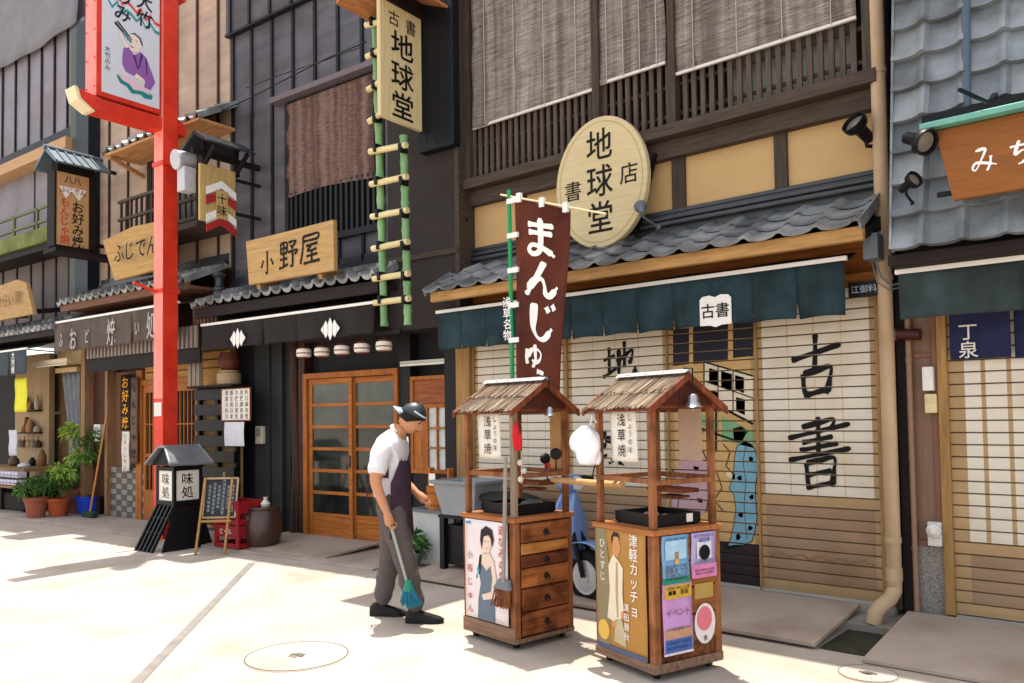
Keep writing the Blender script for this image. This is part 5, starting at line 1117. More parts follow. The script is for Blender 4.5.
sh = thing('wall_shelf', 'wooden wall shelves with small brown goods behind the vinyl curtain', 'shelf', (-8.4, .6, .5))
b = MB()
for z in (.9, 1.3, 1.72, 2.12): b.box(-9.6 if z > 1.5 and z < 2 else -8.75, -8.0, .32, .68, z, z+.04)
b.build('board', wood('shelf_dark', '3a271c', 'x'), sh)
for i in range(18):
    z = (.94, 1.34, 1.76, 2.16)[i % 4]; u = -8.68+.62*((i*37) % 17)/17; r = .04+.02*(i % 3); h = .12+.05*(i % 4)
    b = MB(); b.lathe([(r, 0), (r*1.1, h*.5), (r*.7, h*.9), (r*.4, h)], (u, .45, z), 12); tag(b.build('souvenir', plain('souvenir%d' % (i % 5), ('8a5a3a', '6b3a24', 'a07a4c', '4a3022', 'b0a08a')[i % 5], .6), smooth=True), 'small brown souvenir jar on the wall shelves behind the vinyl', 'souvenir', 'souvenirs on the wall shelves')
# ------------------------------------------------------------------ food carts
use(MAIN)
m_cart = wood('cart_wood', '5e3722', 'x', .5, .6, 8, col2='8a5430', dirt=.6, dscale=5); m_cartz = wood('cart_post', '8a5838', 'z', .4, dirt=.5, dscale=7); m_cartred = wood('cart_red_wood', '763f28', 'z', .4, dirt=.5, dscale=7)
m_bark = mat('bark_shingle', '6e6054', .95, .45, 10, (7, .8, .8), .7, 9, col2='a89684'); m_old = wood('cart_old_wood', '7d6250', 'x', .4)
WH, DP = .555, .54
def cart(label, F, yaw, kind):
    """cart frame: origin = front corner on the ground; a along the poster face (to the left = -a), b along the drawer face"""
    global FR
    t = None; old = FR
    FR = Matrix.Translation((F[0], F[1], 0)) @ Matrix.Rotation(yaw, 4, 'Z')
    t = thing('food_cart', label, 'cart', (-WH/2, DP/2, 0), 0, 'roofed wooden food carts')
    z0, z1 = .055, .86
    b = MB(); b.box(-WH+.012, -.012, .012, DP-.012, z0, z1-.02); b.build('cabinet', m_cart, t)
    for u in (-WH, -.05):
        for v in (0, DP-.05): b = MB(); b.box(u, u+.05, v, v+.05, z0-.01, z1-.022); b.build('corner_post', m_cartz, t, bevel=.004)
    b = MB(); b.box(-WH-.012, .012, -.012, DP+.012, z1-.02, z1+.012); b.build('counter', wood('cart_counter', 'a0643a', 'x', .3), t, bevel=.004)
    b = MB(); b.box(-WH-.004, .004, -.008, .0, z0-.01, z0+(.09 if kind == 1 else .045)); b.box(.0, .008, .0, DP, z0-.01, z0+(.02 if kind == 1 else .045)); b.build('kick_board', m_old, t, bevel=.003)
    for u in (-WH+.06, -.06):
        for v in (.06, DP-.06):
            b = MB(); b.lathe([(.024, -.016), (.028, -.012), (.028, .012), (.024, .016)], (u, v, .028), 14, (1, .3, 0)); b.box(u-.02, u+.02, v-.02, v+.02, .04, .06); b.build('caster', m_black, t)
    # uprights, rails, roof
    PR = .019
    for i, (u, v) in enumerate(((-WH+.03, .03), (-.03, .03), (-WH+.03, DP-.03), (-.03, DP-.03))):
        b = MB(); b.box(u-PR, u+PR, v-PR, v+PR, z1+.012, 1.60); b.build('upright', m_cartz if i != 1 or kind == 2 else wood('upright_grey', '8a7a68', 'z', .3), t, bevel=.004)
    b = MB()
    for z in (1.14,):
        b.box(-WH+.03, -.03, .015, .045, z, z+.03); b.box(-WH+.03, -.03, DP-.045, DP-.015, z, z+.03); b.box(-.045, -.015, .045, DP-.045, z-.01, z+.02); b.box(-WH+.015, -WH+.045, .045, DP-.045, z, z+.03)
    b.build('rail', m_cartz, t, bevel=.003)
    b = MB(); b.box(-WH+.12, -.12, DP-.2, DP-.05, 1.06, 1.085); b.box(-WH+.2, -.2, DP-.16, DP-.05, 1.02, 1.035); b.build('tray_shelf', m_cartred, t)
    ze, zr, o = 1.58, 1.785, .028
    b = MB()
    for v in (.02, DP-.05): b.box(-WH-.02, .02, v, v+.03, 1.585, 1.615)
    for u in (-WH+.01, -.035): b.box(u, u+.03, .05, DP-.05, 1.585, 1.612)
    b.build('roof_frame', m_cartred, t)
    hv = DP/2
    b = MB(); rr = random.Random(kind)
    for s in (-1, 1):
        n = 84
        for row in range(2):
            ta, tb = row*.46-.03, (.62, 1.04)[row]
            for k in range(n):
                u = -WH-o-.01+(WH+2*o+.02)*k/n+rr.uniform(-.003, .003); du = (WH+2*o)/n*rr.uniform(.9, 1.25); j = rr.uniform(-.05, .045); dz = rr.uniform(0, .009); b.mi = rr.choice((0, 0, 1, 2))
                def PT(q): return (hv+s*(hv+o)*(1-q), ze+(zr-ze)*q)
                a = PT(max(-.08, ta+j)); c = PT(tb+j)
                b.prism([(u, a[0], a[1]+.018+dz), (u+du, a[0], a[1]+.018+dz+rr.uniform(-.003, .003)), (u+du, c[0], c[1]+.006+dz*.4), (u, c[0], c[1]+.004)], (0, 0, -.007))
    b.build('roof', [m_bark, mat('bark_pale', '94846f', .95, .45, 12, (7, .8, .8), .7, 9), mat('bark_brown', '6a5240', .95, .45, 12, (7, .8, .8), .7, 9)], t)
    b = MB()
    for s in (-1, 1): b.prism([(-WH-o, hv+s*(hv+o), ze-.012), (-WH-o, hv, zr-.012), (-WH-o, hv, zr+.0), (-WH-o, hv+s*(hv+o), ze+.0)], (WH+2*o, 0, 0))
    b.build('roof_board', m_cartred, t)
    for u in (-WH-o-.02, o+.003):
        b = MB()
        for s in (-1, 1): b.prism([(u, hv+s*(hv+o+.02), ze-.035), (u, hv, zr-.03), (u, hv, zr+.012), (u, hv+s*(hv+o+.02), ze+.01)], (.017, 0, 0))
        b.build('barge_board', m_cartred, t)
    for u in (-WH-.01, -.004): b = MB(); b.prism([(u, .01, 1.6), (u, DP-.01, 1.6), (u, hv, zr-.03)], (.01, 0, 0)); b.build('gable', wood('gable_dark', '4a2418', 'z'), t)
    b = MB(); b.prism([(-WH-o-.03, hv-.035, zr+.01), (-WH-o-.03, hv, zr+.035), (-WH-o-.03, hv+.035, zr+.01), (-WH-o-.03, hv, zr+.02)], (WH+2*o+.05, 0, 0)); b.build('ridge_cap', mat('ridge_metal', 'b9b6b8', .35, .1, 4, metal=.4), t)
    # drawers on the b face
    if kind == 1:
        zs = [.085, .245, .40, .535, .62, .70, .83]
        cols = ['8a4f2a', '7a4324', '9a5c30', '5f3320', 'b0763f', '8a5230']
        dk = plain('handle_iron', '2a2320', .4, metal=.5)
        for k in range(6):
            b = MB(); b.box(.0, .012+.004*(k % 2), .055, DP-.055, zs[k]+.006, zs[k+1]-.004); dm = wood('drawer_%d' % k, cols[k], 'y', .55, .5, 6, dirt=.75, dscale=6); o_ = b.build('drawer', dm, t, bevel=.003)
            if k in (4,): continue
            b = MB(); zc = (zs[k]+zs[k+1])/2; b.lathe([(.02, 0), (.02, .004), (.012, .01), (.001, .012)], (.016, DP/2, zc), 12, X3); b.tube([(.018, DP/2-.025, zc), (.034, DP/2-.02, zc-.022), (.034, DP/2+.02, zc-.022), (.018, DP/2+.025, zc)], .004, 6); b.build('handle', dk, o_)
    else:
        b = MB()
        for k, z in enumerate((.2, .36, .52, .68)): b.box(.0, .006, .055, DP-.055, z, z+.15)
        b.build('side_board', wood('side_board', '7d4c28', 'y', .4), t)
    # poster on the a face
    pb, ph = (.155, .68) if kind == 1 else (.105, .735)
    def PA(s, q, k=0): return (-WH+.035+(WH-.09)*s, -.0125-k, pb+ph*q)
    b = MB(); nx, ny = 10, 12
    b.sheet(lambda s, q: (-WH+.035+(WH-.09)*s, -.011-(.006*math.sin(q*7+s*3) if kind == 2 else .003*math.sin(s*8))*.4, pb+ph*q), nx, ny)
    po = b.build('poster', plain('poster_%d' % kind, 'd9d0d0' if kind == 1 else 'a5793c', .45, var=.06, scale=4), t, smooth=True, solid=.001)
    def sh(name, col, lst, k):
        b = MB()
        for pts in lst: b.add([PA(s, q, .003+k*.0008) for s, q in pts], [tuple(range(len(pts)))])
        b.build(name, plain('poster%d_%s' % (kind, name), col, .5, var=.05), po)
    if kind == 1:
        sh('dress', '5d6b7a', [[(.30, .0), (.32, .20), (.38, .36), (.33, .50), (.40, .58), (.62, .60), (.66, .50), (.62, .36), (.70, .20), (.70, .0)]], 0)
        sh('skin', 'd6c0ae', [[(.34, .50), (.38, .62), (.46, .68), (.60, .68), (.70, .60), (.76, .40), (.70, .24), (.44, .20), (.40, .25), (.62, .30), (.66, .42), (.62, .56), (.52, .50), (.42, .56)], [(.43, .70), (.42, .82), (.50, .88), (.62, .86), (.64, .76), (.58, .68), (.48, .66)]], 1)
        sh('hair', '231a1c', [[(.42, .70), (.38, .80), (.40, .90), (.52, .95), (.66, .92), (.70, .82), (.66, .74), (.64, .82), (.58, .86), (.47, .84), (.44, .76)], [(.36, .64), (.33, .52), (.36, .44), (.40, .54), (.42, .66)]], 2)
        sh('face_line', '2a2022', [[(.47, .795), (.51, .80), (.51, .79)], [(.56, .80), (.60, .795), (.56, .79)]], 3); sh('lips', 'b04848', [[(.51, .725), (.56, .728), (.535, .715)]], 3)
        sh('dress_bow', '3f8aa0', [[(.30, .50), (.34, .56), (.36, .48), (.33, .44)], [(.29, .47), (.27, .40), (.31, .41)]], 3)
        b = MB(); b.text('小桜じゅん', PA(.13, .36, .006), UX, UZ, .062, .004, True, 1.5); b.text('道なみの恋', PA(.87, .70, .006), UX, UZ, .07, .006, True, 1.1); b.build('lettering', plain('poster_red_ink', 'b83a3a', .6), po)
        sh('corner_mark', '4f93b0', [[(.04, .95), (.16, .95), (.16, .98), (.04, .98)]], 3)
    else:
        sh('shade_side', '857a5c', [[(0, 0), (0, 1), (.2, 1), (.3, .6), (.25, 0)]], 0)
        sh('robe', 'd9cdb4', [[(.22, .26), (.28, .50), (.26, .70), (.36, .80), (.46, .76), (.56, .70), (.54, .50), (.56, .36), (.50, .28), (.36, .24)]], 1)
        sh('robe_hem', 'b5a888', [[(.36, .08), (.38, .26), (.52, .28), (.58, .16), (.60, .06)]], 1)
        sh('robe_shadow', 'a89878', [[(.42, .74), (.40, .50), (.42, .28), (.45, .28), (.46, .74)]], 2)
        sh('skin', 'c08a5a', [[(.36, .80), (.34, .88), (.38, .95), (.48, .95), (.52, .86), (.47, .78)], [(.50, .34), (.60, .34), (.62, .30), (.52, .28)], [(.30, .25), (.42, .24), (.40, .20), (.32, .20)]], 2)
        sh('hair', '2b201a', [[(.34, .87), (.33, .94), (.38, .99), (.48, .985), (.51, .93), (.46, .955), (.38, .95), (.36, .9)]], 3)
        sh('drum', 'd9b04f', [[(.08+.12*math.cos(a*.5236)+.06, .15+.085*math.sin(a*.5236)) for a in range(12)]], 3)
        sh('foot_strip', '4c5a7a', [[(0, .0), (.0, .035), (1, .035), (1, .0)]], 3)
        b = MB(); b.text('津軽カッチョ', PA(.78, .66, .006), UX, UZ, .082, .006, True, 1.0); b.text('澤田勝秋', PA(.62, .27, .006), UX, UZ, .05, .004, True, 1.15); b.text('ひとすじ', PA(.14, .74, .006), UX, UZ, .062, .002, True, 1.1); b.build('lettering', plain('poster_white_ink', 'e2dcd6', .6), po)
        def paper(name, col, v0, v1, za, zb, parts, text, tz, ts, ink, k):
            b = MB(); b.sheet(lambda s, q: (.0125+.004*math.sin(q*6+v0*9)+.002*k, v0+(v1-v0)*s, za+(zb-za)*q), 6, 10); p = b.build(name, plain('flyer_'+col, col, .45, var=.08, scale=6), t, smooth=True, solid=.001)
            for nm, cc, a, c, e, f in parts:
                b = MB(); b.add([(.0185+.002*k, v0+(v1-v0)*a, za+(zb-za)*e), (.0185+.002*k, v0+(v1-v0)*c, za+(zb-za)*e), (.0185+.002*k, v0+(v1-v0)*c, za+(zb-za)*f), (.0185+.002*k, v0+(v1-v0)*a, za+(zb-za)*f)], [(0, 1, 2, 3)]); b.build(nm, plain('flyer_'+cc+nm, cc, .5, var=.15, scale=20), p)
            b = MB()
            for li in range(4):
                ln = ''.join(rr.choice('公演日時会場入場無料浅草六区お祭りの唄') for _ in range(9)); b.text(ln, (.0205+.002*k, (v0+v1)/2, za+(zb-za)*(.93, .17, .10, .36)[li]), UY, UZ, (v1-v0)/11, 0)
            b.build('small_print', plain('small_print_ink', '3a3440', .6), p)
            b = MB(); b.text(text, (.0215+.002*k, (v0+v1)/2, tz), UY, UZ, ts, .004); b.build('lettering', plain('flyer_ink'+ink, ink, .6), p)
            return p
        p = paper('flyer', '6f9cc4', .055, .265, .555, .835, [('sky', '9cc0d8', .1, .9, .5, .9), ('banner_strip', '1f7f68', 0, 1, .0, .13), ('lantern', 'd6a040', .45, .6, .40, .66)], '浅草まつり', .63, .038, '6b3a2a', 0)
        p = paper('flyer', 'a79cc8', .285, .485, .565, .835, [('pink_strip', 'c97aa8', 0, 1, 0, .30), ('photo', 'cfc9d8', .2, .8, .42, .8)], '演芸場', .79, .03, '3a4a8a', 1)
        b = MB(); b.lathe([(.03, 0), (.045, .001), (.03, .002)], (.024, .385, .715), 20, X3); b.build('ring', m_ink, p)
        p = paper('flyer', 'b98ac0', .05, .28, .145, .56, [('white_rim', 'd8d6dc', 0, 1, 0, .03), ('ochre_band', 'c09a3c', .04, .96, .78, .97), ('photo_band', 'b58a70', .04, .96, .22, .36), ('blue_band', '3f62a8', .04, .96, .04, .22)], 'イベント', .39, .05, '6a4a1c', 2)
        b = MB(); b.text('■■ 歌謡', (.0265, .165, .505), UY, UZ, .032, .003); b.build('lettering', m_ink, p)
        b = MB(); b.add([(.013, .385+.085*math.cos(k*.2618), .29+.12*math.sin(k*.2618)) for k in range(24)], [tuple(range(24))]); st = b.build('round_sticker', plain('sticker_pale', 'd8d2d2', .4), t, solid=.002)
        b = MB(); b.add([(.016, .38+.062*math.cos(k*.2618), .32+.072*math.sin(k*.2618)) for k in range(24)], [tuple(range(24))]); b.build('pink_disc', plain('sticker_pink', 'd0707c', .5), st)
        b = MB(); b.text('食', (.017, .385, .205), UY, UZ, .035, .002); b.build('lettering', m_ink, st)
        b = MB(); b.box(.006, .012, .31, .46, .44, .53); b.build('brass_plate', plain('brass_plate', 'a58a4a', .4), t)
    P = FR.copy()
    # loose things of this cart
    n = 'first' if kind == 1 else 'second'
    def loose(name, lab, cat, builder, *a, **k2):
        b = MB(); builder(b); return tag(b.build(name, *a, **k2), lab, cat)
    zt = z1+.012
    tr = thing('iron_pan', 'black square iron tray with a price tag on the cart with paper flyers' if kind == 2 else 'black square iron tray on the cart with drawers', 'pan', (-WH/2, DP/2, zt))
    b = MB()
    b.box(-WH+.11, -.08, .1, DP-.1, zt, zt+.012); [b.box(*q, zt+.012, zt+.075) for q in ((-WH+.1, -.07, .09, .105), (-WH+.1, -.07, DP-.105, DP-.09), (-WH+.1, -WH+.115, .105, DP-.105), (-.085, -.07, .105, DP-.105))]
    b.build('body', plain('iron_black', '101013', .45), tr)
    b = MB()
    if kind == 1: b.lathe([(.03, 0), (.075, .02), (.08, .06), (.05, .075), (.001, .08)], (-.16, DP/2+.04, zt+.012), 18); b.build('bowl', m_steel, tr, smooth=True)
    else: b.box(-.068, -.064, DP/2+.06, DP/2+.11, zt+.02, zt+.07); b.build('price_tag', m_paper, tr)
    for k in range(10 if kind == 1 else 6):
        u = -WH/2-.16+.022*k*1.4 if kind == 1 else -WH/2-.1+.035*k; v = DP/2+rr.uniform(-.08, .06)
        b = MB(); b.ball((u, v, zt+.035), .032, .032, .022, 12, 6); tag(b.build('rice_cake', mat('cake_%d' % kind, '9a5a44' if kind == 1 else 'a08078', .7, .3, 20), smooth=True), 'small brown rice cake heaped in the tray on the cart with drawers' if kind == 1 else 'small pale rice cake lying in the tray with the price tag', 'rice cake', 'rice cakes on the first cart' if kind == 1 else 'rice cakes on the second cart')
    # hanging paper
    pp_ = thing('paper_notice', 'hanging white paper with brush characters on the cart with drawers' if kind == 1 else 'hanging white paper with brush characters on the cart with flyers', 'notice', (-WH*.72, .05, 1.3))
    ua, ub, za, zb = -WH+.10, -.20, 1.26, 1.585
    b = MB(); b.sheet(lambda s, q: (ua+(ub-ua)*s, .055+.006*math.sin(s*5+kind)+.012*(1-q), za+(zb-za)*q), 8, 8); b.build('sheet', m_paper, pp_, smooth=True, solid=.001)
    b = MB(); b.text('浅草焼', ((ua+ub)/2-.0, .046, (za+zb)/2), UX, UZ, .082, .004, True, 1.15); b.text('しょうゆ味', (ub-.045, .046, (za+zb)/2+.01), UX, UZ, .045, .0, True, 1.1); b.build('lettering', m_ink, pp_)
    bc = thing('paper_notice', 'plain kraft paper sheet at the back of the cart with drawers' if kind == 1 else 'plain pale paper sheet at the back of the cart with flyers', 'notice', (-.15, DP-.02, 1.2))
    b = MB(); a0, a1, c0, c1 = (-.20, -.05, 1.14, 1.58) if kind == 1 else (-.33, -.12, 1.25, 1.585); b.sheet(lambda s, q: (a0+(a1-a0)*s, DP-.01+.004*math.sin(s*4), c0+(c1-c0)*q), 4, 4); b.build('sheet', plain('kraft', 'b9905c' if kind == 1 else 'cfb8a4', .8) if kind == 1 else plain('pale_sheet', 'cbb09a', .8), bc, solid=.001)
    b = MB(); b.box(a0, a1, DP-.014, DP-.004, c1-.004, c1+.008); b.build('clip', m_cartz, bc)
    # bell
    be = thing('bell', 'small silver bell hanging in the gable of the cart with drawers' if kind == 1 else 'brass bell hanging in the gable of the cart with flyers', 'bell', (.05, hv, 1.5))
    s = .8 if kind == 1 else 1.1; zc = 1.655 if kind == 2 else 1.60; uu = .075
    b = MB(); b.lathe([(.05*s, -.06*s), (.043*s, -.055*s), (.03*s, -.03*s), (.026*s, .0), (.015*s, .012*s), (.001, .016*s)], (uu, hv, zc), 20); b.build('body', mat('bell_brass', 'b5a888' if kind == 2 else 'a9abad', .25, .1, 6, metal=.8), be, smooth=True)
    b = MB(); b.tube([(uu, hv, zc-.03*s), (uu, hv, zc-.075*s)], .005, 6); b.ball((uu, hv, zc-.075*s), .01); b.build('clapper', m_steel, be)
    b = MB(); b.tube([(uu, hv, zc+.014*s), (uu, hv, zr+.035), (.0, hv, zr+.04)], .005, 6); b.build('hook', m_blackm, be)
    if kind == 1:
        hb = thing('hand_broom', 'short hand broom with grey handle hung on the front corner of the cart', 'broom', (-.05, -.03, .3))
        b = MB(); b.tube([(-.035, -.035, 1.28), (-.045, -.04, .9), (-.06, -.05, .45)], [.013, .014, .012], 10); b.build('handle', wood('handle_grey', '8d8880', 'z', .2), hb, smooth=True)
        b = MB(); b.prism([(-.115, -.05, .47), (-.02, -.05, .47), (.0, -.055, .40), (-.17, -.055, .40)], (0, .035, 0)); b.build('cap', plain('broom_cap', '6d7278', .7), hb, bevel=.008)
        b = MB()
        for k in range(60):
            u = -.165+.16*k/59; b.tube([(u*.95, -.04+rr.uniform(-.012, .012), .41), (u*1.06-.012, -.045+rr.uniform(-.02, .02), .285+rr.uniform(-.008, .008))], .0035, 4)
        b.build('bristles', wood('bristle_brown', '7a4a2c', 'z', .3), hb)
        def pep(b): b.lathe([(.004, -.15), (.02, -.12), (.026, -.05), (.022, 0), (.012, .03), (.003, .05)], (.01, .02, 1.47), 12); b.lathe([(.003, -.1), (.016, -.08), (.02, -.03), (.012, .01), (.003, .02)], (.028, .035, 1.42), 10)
        loose('charm', 'red cloth charm hanging from the front corner of the cart', 'charm', pep, plain('charm_red', 'c01f26', .7), smooth=True)
        def gourd(b):
            for k in range(3): b.ball((.015, .05+.03*(k % 2), 1.24-.055*k), .022)
            b.tube([(.015, .06, 1.32), (.015, .06, 1.1)], .003, 5)
        loose('wind_chime', 'string of small pale beads under the red charm', 'charm', gourd, plain('bead_pale', 'c4bcae', .4), smooth=True)
        def ladle(b): b.lathe([(.002, -.006), (.035, -.004), (.042, .0), (.035, .004), (.002, .006)], (-.07, DP-.08, 1.28), 18, (.6, -.8, 0)); b.tube([(-.07, DP-.08, 1.24), (-.07, DP-.08, 1.12)], .005, 6)
        loose('fan', 'small round black fan standing at the back of the cart', 'fan', ladle, plain('fan_black', '16161a', .6), smooth=True)
    else:
        bg_ = thing('cloth_bag', 'crumpled white plastic bag hanging on the left post of the cart', 'bag', (-WH-.06, .0, 1.25))
        b = MB()
        def bf(s, q):
            a = s*2*math.pi; r = .07+.035*math.sin(q*2.9)+.010*math.sin(a*3+q*5)+.006*math.sin(a*5-q*9); r *= (1 if q < .8 else 1-(q-.8)*3.6)
            return (-WH-.035+r*math.cos(a)*1.05-.04*(q > .35)*math.sin(a*.5), -.01+r*.7*math.sin(a), 1.235+.245*q)
        b.sheet(bf, 28, 16); b.build('bag', plain('bag_white', 'e4e4ea', .5, var=.02), bg_, smooth=True, solid=.002)
        b = MB(); b.tube([(-WH-.03, 0, 1.47), (-WH-.0, .0, 1.55), (-WH+.03, .01, 1.5)], .006, 6); b.build('handle', plain('bag_white', 'e4e4ea'), bg_)
    FR = old
    return t, P
c1_, P1 = cart('roofed wooden cart with brown drawers and a woman poster, by the banner', (-3.511, -2.261), R(-9), 1)
c2_, P2 = cart('roofed wooden cart with a golden poster and colourful paper flyers', (-2.466, -2.248), R(-18), 2)
use(MAIN)
# carrying pole between the carts
p = P1 @ Vector((-.12, DP-.07, 1.095)); q = P2 @ Vector((-WH+.10, .16, 1.10))
b = MB(); b.tube([tuple(p), tuple(q)], .021, 12); tag(b.build('carrying_pole', wood('pole_pale', 'c39a68', 'x', .15), smooth=True), 'pale wooden pole lying across the rails of both carts', 'pole')
# banner on a green pole
bv = -1.35
bx = pu(511.5, 300, bv); zt_ = pz(510, 190, bv)
bn = thing('banner_flag', 'tall maroon banner with white brush hiragana on a green pole', 'banner', (bx, bv, 0))
b = MB(); b.tube([(bx+.01, bv, .035), (bx, bv, 1.5), (bx-.01, bv, zt_)], .017, 10); b.build('pole', plain('pole_green', '1f8f52', .4), bn, smooth=True)
arm0 = (bx-.14, bv, pz(503, 188, bv)); ae = px(570, 206, bv); ae2 = px(606, 214, bv)
b = MB(); b.tube([(bx-.10, bv, zt_-.02), (ae2[0], bv, ae2[1])], .008, 8); b.build('crossbar', plain('bar_cream', 'cdbb92', .5), bn)
tl = px(515.5, 198, bv); tr_ = px(569, 209, bv); u0b = tl[0]; u1b = tr_[0]; zTl, zTr = tl[1], tr_[1]; zB = 1.62
def BN(s, q, d=0):
    wob = .05*math.sin(q*4.2+.6)*(1-q*.55)*s; 
    u = u0b+(u1b-u0b)*s*(1-.20*q*s)
    return (u, bv-.012+wob+.012*math.sin(s*9+q*5)-d, (zTl+(zTr-zTl)*s)*(1-q)+zB*q)
b = MB(); b.sheet(lambda s, q: BN(s, q), 14, 40); fl = b.build('cloth', mat('maroon_cloth', '4e241c', .9, .2, 3, bump=.15, bscale=200, col2='63301f', dirt=.2, dscale=4), bn, smooth=True, solid=.002)
b = MB()
for k in range(5):
    z = zTl-.02-.285*k; b.box(bx-.02, u0b+.03, bv-.022, bv+.012, z-.02, z+.02)
for s in (.08, .52, .95):
    p = BN(s, 0); b.box(p[0]-.022, p[0]+.022, bv-.02, bv+.012, p[2]-.03, p[2]+.045)
b.build('loop', m_white, bn)
class BB(MB):
    pass
tmp = MB(); H = (zTl+zTr)/2-zB
for ch, qc, sc, sz in (('ま', .20, .47, .24), ('ん', .42, .49, .23), ('じ', .62, .46, .23), ('ゅ', .785, .36, .145), ('う', .915, .46, .22)):
    tmp.brush(BR[ch], (sc, 0, -qc), (1, 0, 0), (0, 0, 1), 1.0, .17)
    n = 0
# map unit strokes onto the waving cloth
b = MB()
for ch, qc, sc, sz, sx in (('ま', .17, .47, .19, .66), ('ん', .375, .50, .18, .70), ('じ', .585, .50, .19, .72), ('ゅ', .755, .36, .12, .42), ('う', .905, .50, .17, .56)):
    g_ = MB(); keep = FR; use(MAIN); g_.brush(BR[ch], (0, 0, 0), (1, 0, 0), (0, 0, 1), 1.0, .20)
    g_.v = [Vector(BN(min(1, max(0, sc+p.x*sx)), qc-p.z*sz, .006-p.y)) for p in g_.v]; b.add(g_.v, g_.f, True)
b.build('lettering', m_white, fl)
b = MB(); b.text('浅草名物', (bx-.035, bv-.02, zTl-.98), UX, UZ, .09, .01, True, 1.0); b.build('small_lettering', m_white, bn)
b = MB(); b.lathe([(.2, 0), (.2, .03), (.06, .05), (.035, .12), (.001, .12)], (bx+.01, bv, .003), 20); b.build('base', plain('base_grey', '5a5a5c', .6), bn)

# ------------------------------------------------------------------ scooter behind the carts
use(MAIN)
sx, sy = gr(581, 607); sy += .0
sc_ = thing('scooter', 'blue motor scooter parked behind the two carts', 'scooter', (sx-.6, sy+.1, 0))
mb = mat('scooter_blue', '6f8fc4', .25, .06, 3, metal=.35, spec=.6)
d = Vector((1, -.18, 0)).normalized(); s_ = Vector((.18, 1, 0)).normalized(); O = Vector((sx, sy+.12, 0))
def SP(a, c, z): return tuple(O+d*a+s_*c+Vector((0, 0, z)))
def wheel(a):
    b = MB(); b.lathe([(.13, -.045), (.2, -.042), (.222, -.02), (.225, 0), (.222, .02), (.2, .042), (.13, .045)], SP(a, 0, .225), 30, s_); w_ = b.build('wheel', plain('tyre', '141416', .8), sc_, smooth=True)
    b = MB(); b.lathe([(.12, -.048), (.14, -.05), (.14, .05), (.12, .048), (.11, .03), (.11, -.03)], SP(a, 0, .225), 30, s_); b.lathe([(.001, -.055), (.045, -.055), (.05, -.03), (.05, .03), (.045, .055), (.001, .055)], SP(a, 0, .225), 18, s_)
    for k in range(3):
        t = k*2.094+.4; c = Vector(SP(a, 0, .225)); e = d*math.cos(t)+Z3*math.sin(t); b.bar(tuple(c+e*.03), tuple(c+e*.13), .035, .05, up=tuple(s_))
    b.build('rim', plain('rim_silver', 'b5b7bc', .3, metal=.5), w_)
wheel(0); wheel(-1.22)
b = MB()
b.sheet(lambda s, q: SP(.32*math.cos(.35+s*2.2)*1.0, (q-.5)*.15, .24+.27*math.sin(.35+s*2.2)), 14, 4); b.build('front_fender', mb, sc_, smooth=True, solid=.012)
b = MB(); b.tube([SP(0, -.07, .225), SP(-.06, -.07, .42), SP(-.16, -.03, .62)], .02, 8); b.tube([SP(0, .07, .225), SP(-.06, .07, .42), SP(-.16, .03, .62)], .02, 8); b.build('fork', m_black, sc_, smooth=True)
b = MB()
def shd(s, q):
    w_ = .20*math.sin(math.pi*(.18+.74*q)); x = -.16-.10*q+.05*q*q-.09*abs(s-.5)*2*abs(s-.5)*2
    return SP(x+.06, (s-.5)*2*w_, .36+.56*q)
b.sheet(shd, 14, 12); b.build('leg_shield', mb, sc_, smooth=True, solid=.03)
b = MB(); b.ball(SP(-.20, 0, .98), .09, .16, .08, 16, 8); b.build('headset', mb, sc_, smooth=True)
b = MB(); b.lathe([(.06, 0), (.055, .03), (.001, .04)], SP(-.13, 0, .98), 16, d); b.build('headlight', plain('lens_clear', 'c4c8cc', .1), sc_, smooth=True)
b = MB(); b.tube([SP(-.26, -.32, 1.0), SP(-.2, -.16, 1.02), SP(-.2, .16, 1.02), SP(-.26, .32, 1.0)], .016, 8); b.build('handlebar', m_black, sc_, smooth=True)
for c in (-.26, .26):
    b = MB(); b.tube([SP(-.2, c, 1.02), SP(-.18, c*1.1, 1.15)], .006, 6); b.ball(SP(-.18, c*1.15, 1.2), .03, .06, .045); b.build('mirror', m_black, sc_, smooth=True)
b = MB(); b.prism([SP(-.28, -.15, .30), SP(-.85, -.15, .30), SP(-.85, -.15, .24), SP(-.28, -.15, .24)], tuple(s_*.3)); b.build('floor', m_black, sc_)
b = MB(); b.sheet(lambda s, q: SP(-.75-.85*q, math.sin(s*math.pi-math.pi/2)*(.16-.06*q), .34+.42*math.cos((s-.5)*2.4)*(.75+.15*q)-.05+.06*q), 14, 12); b.build('rear_body', mb, sc_, smooth=True, solid=.02)
b = MB(); b.ball(SP(-1.02, 0, .79), .36, .14, .075, 18, 8); b.build('seat', plain('seat_black', '1a1a1c', .6), sc_, smooth=True)
b = MB(); b.tube([SP(-.7, -.13, .24), SP(-.66, -.2, .01)], .012, 6); b.tube([SP(-.7, .13, .24), SP(-.66, .2, .01)], .012, 6); b.build('stand', m_black, sc_)
b = MB(); b.box(SP(-.36, 0, 0)[0]-.05, SP(-.36, 0, 0)[0]+.03, sy+.05, sy+.22, 1.06, 1.16); tag(b.build('towel', plain('towel_red', 'a82a24', .8), bevel=.02), 'small red cloth lying on the scooter handlebar', 'cloth')

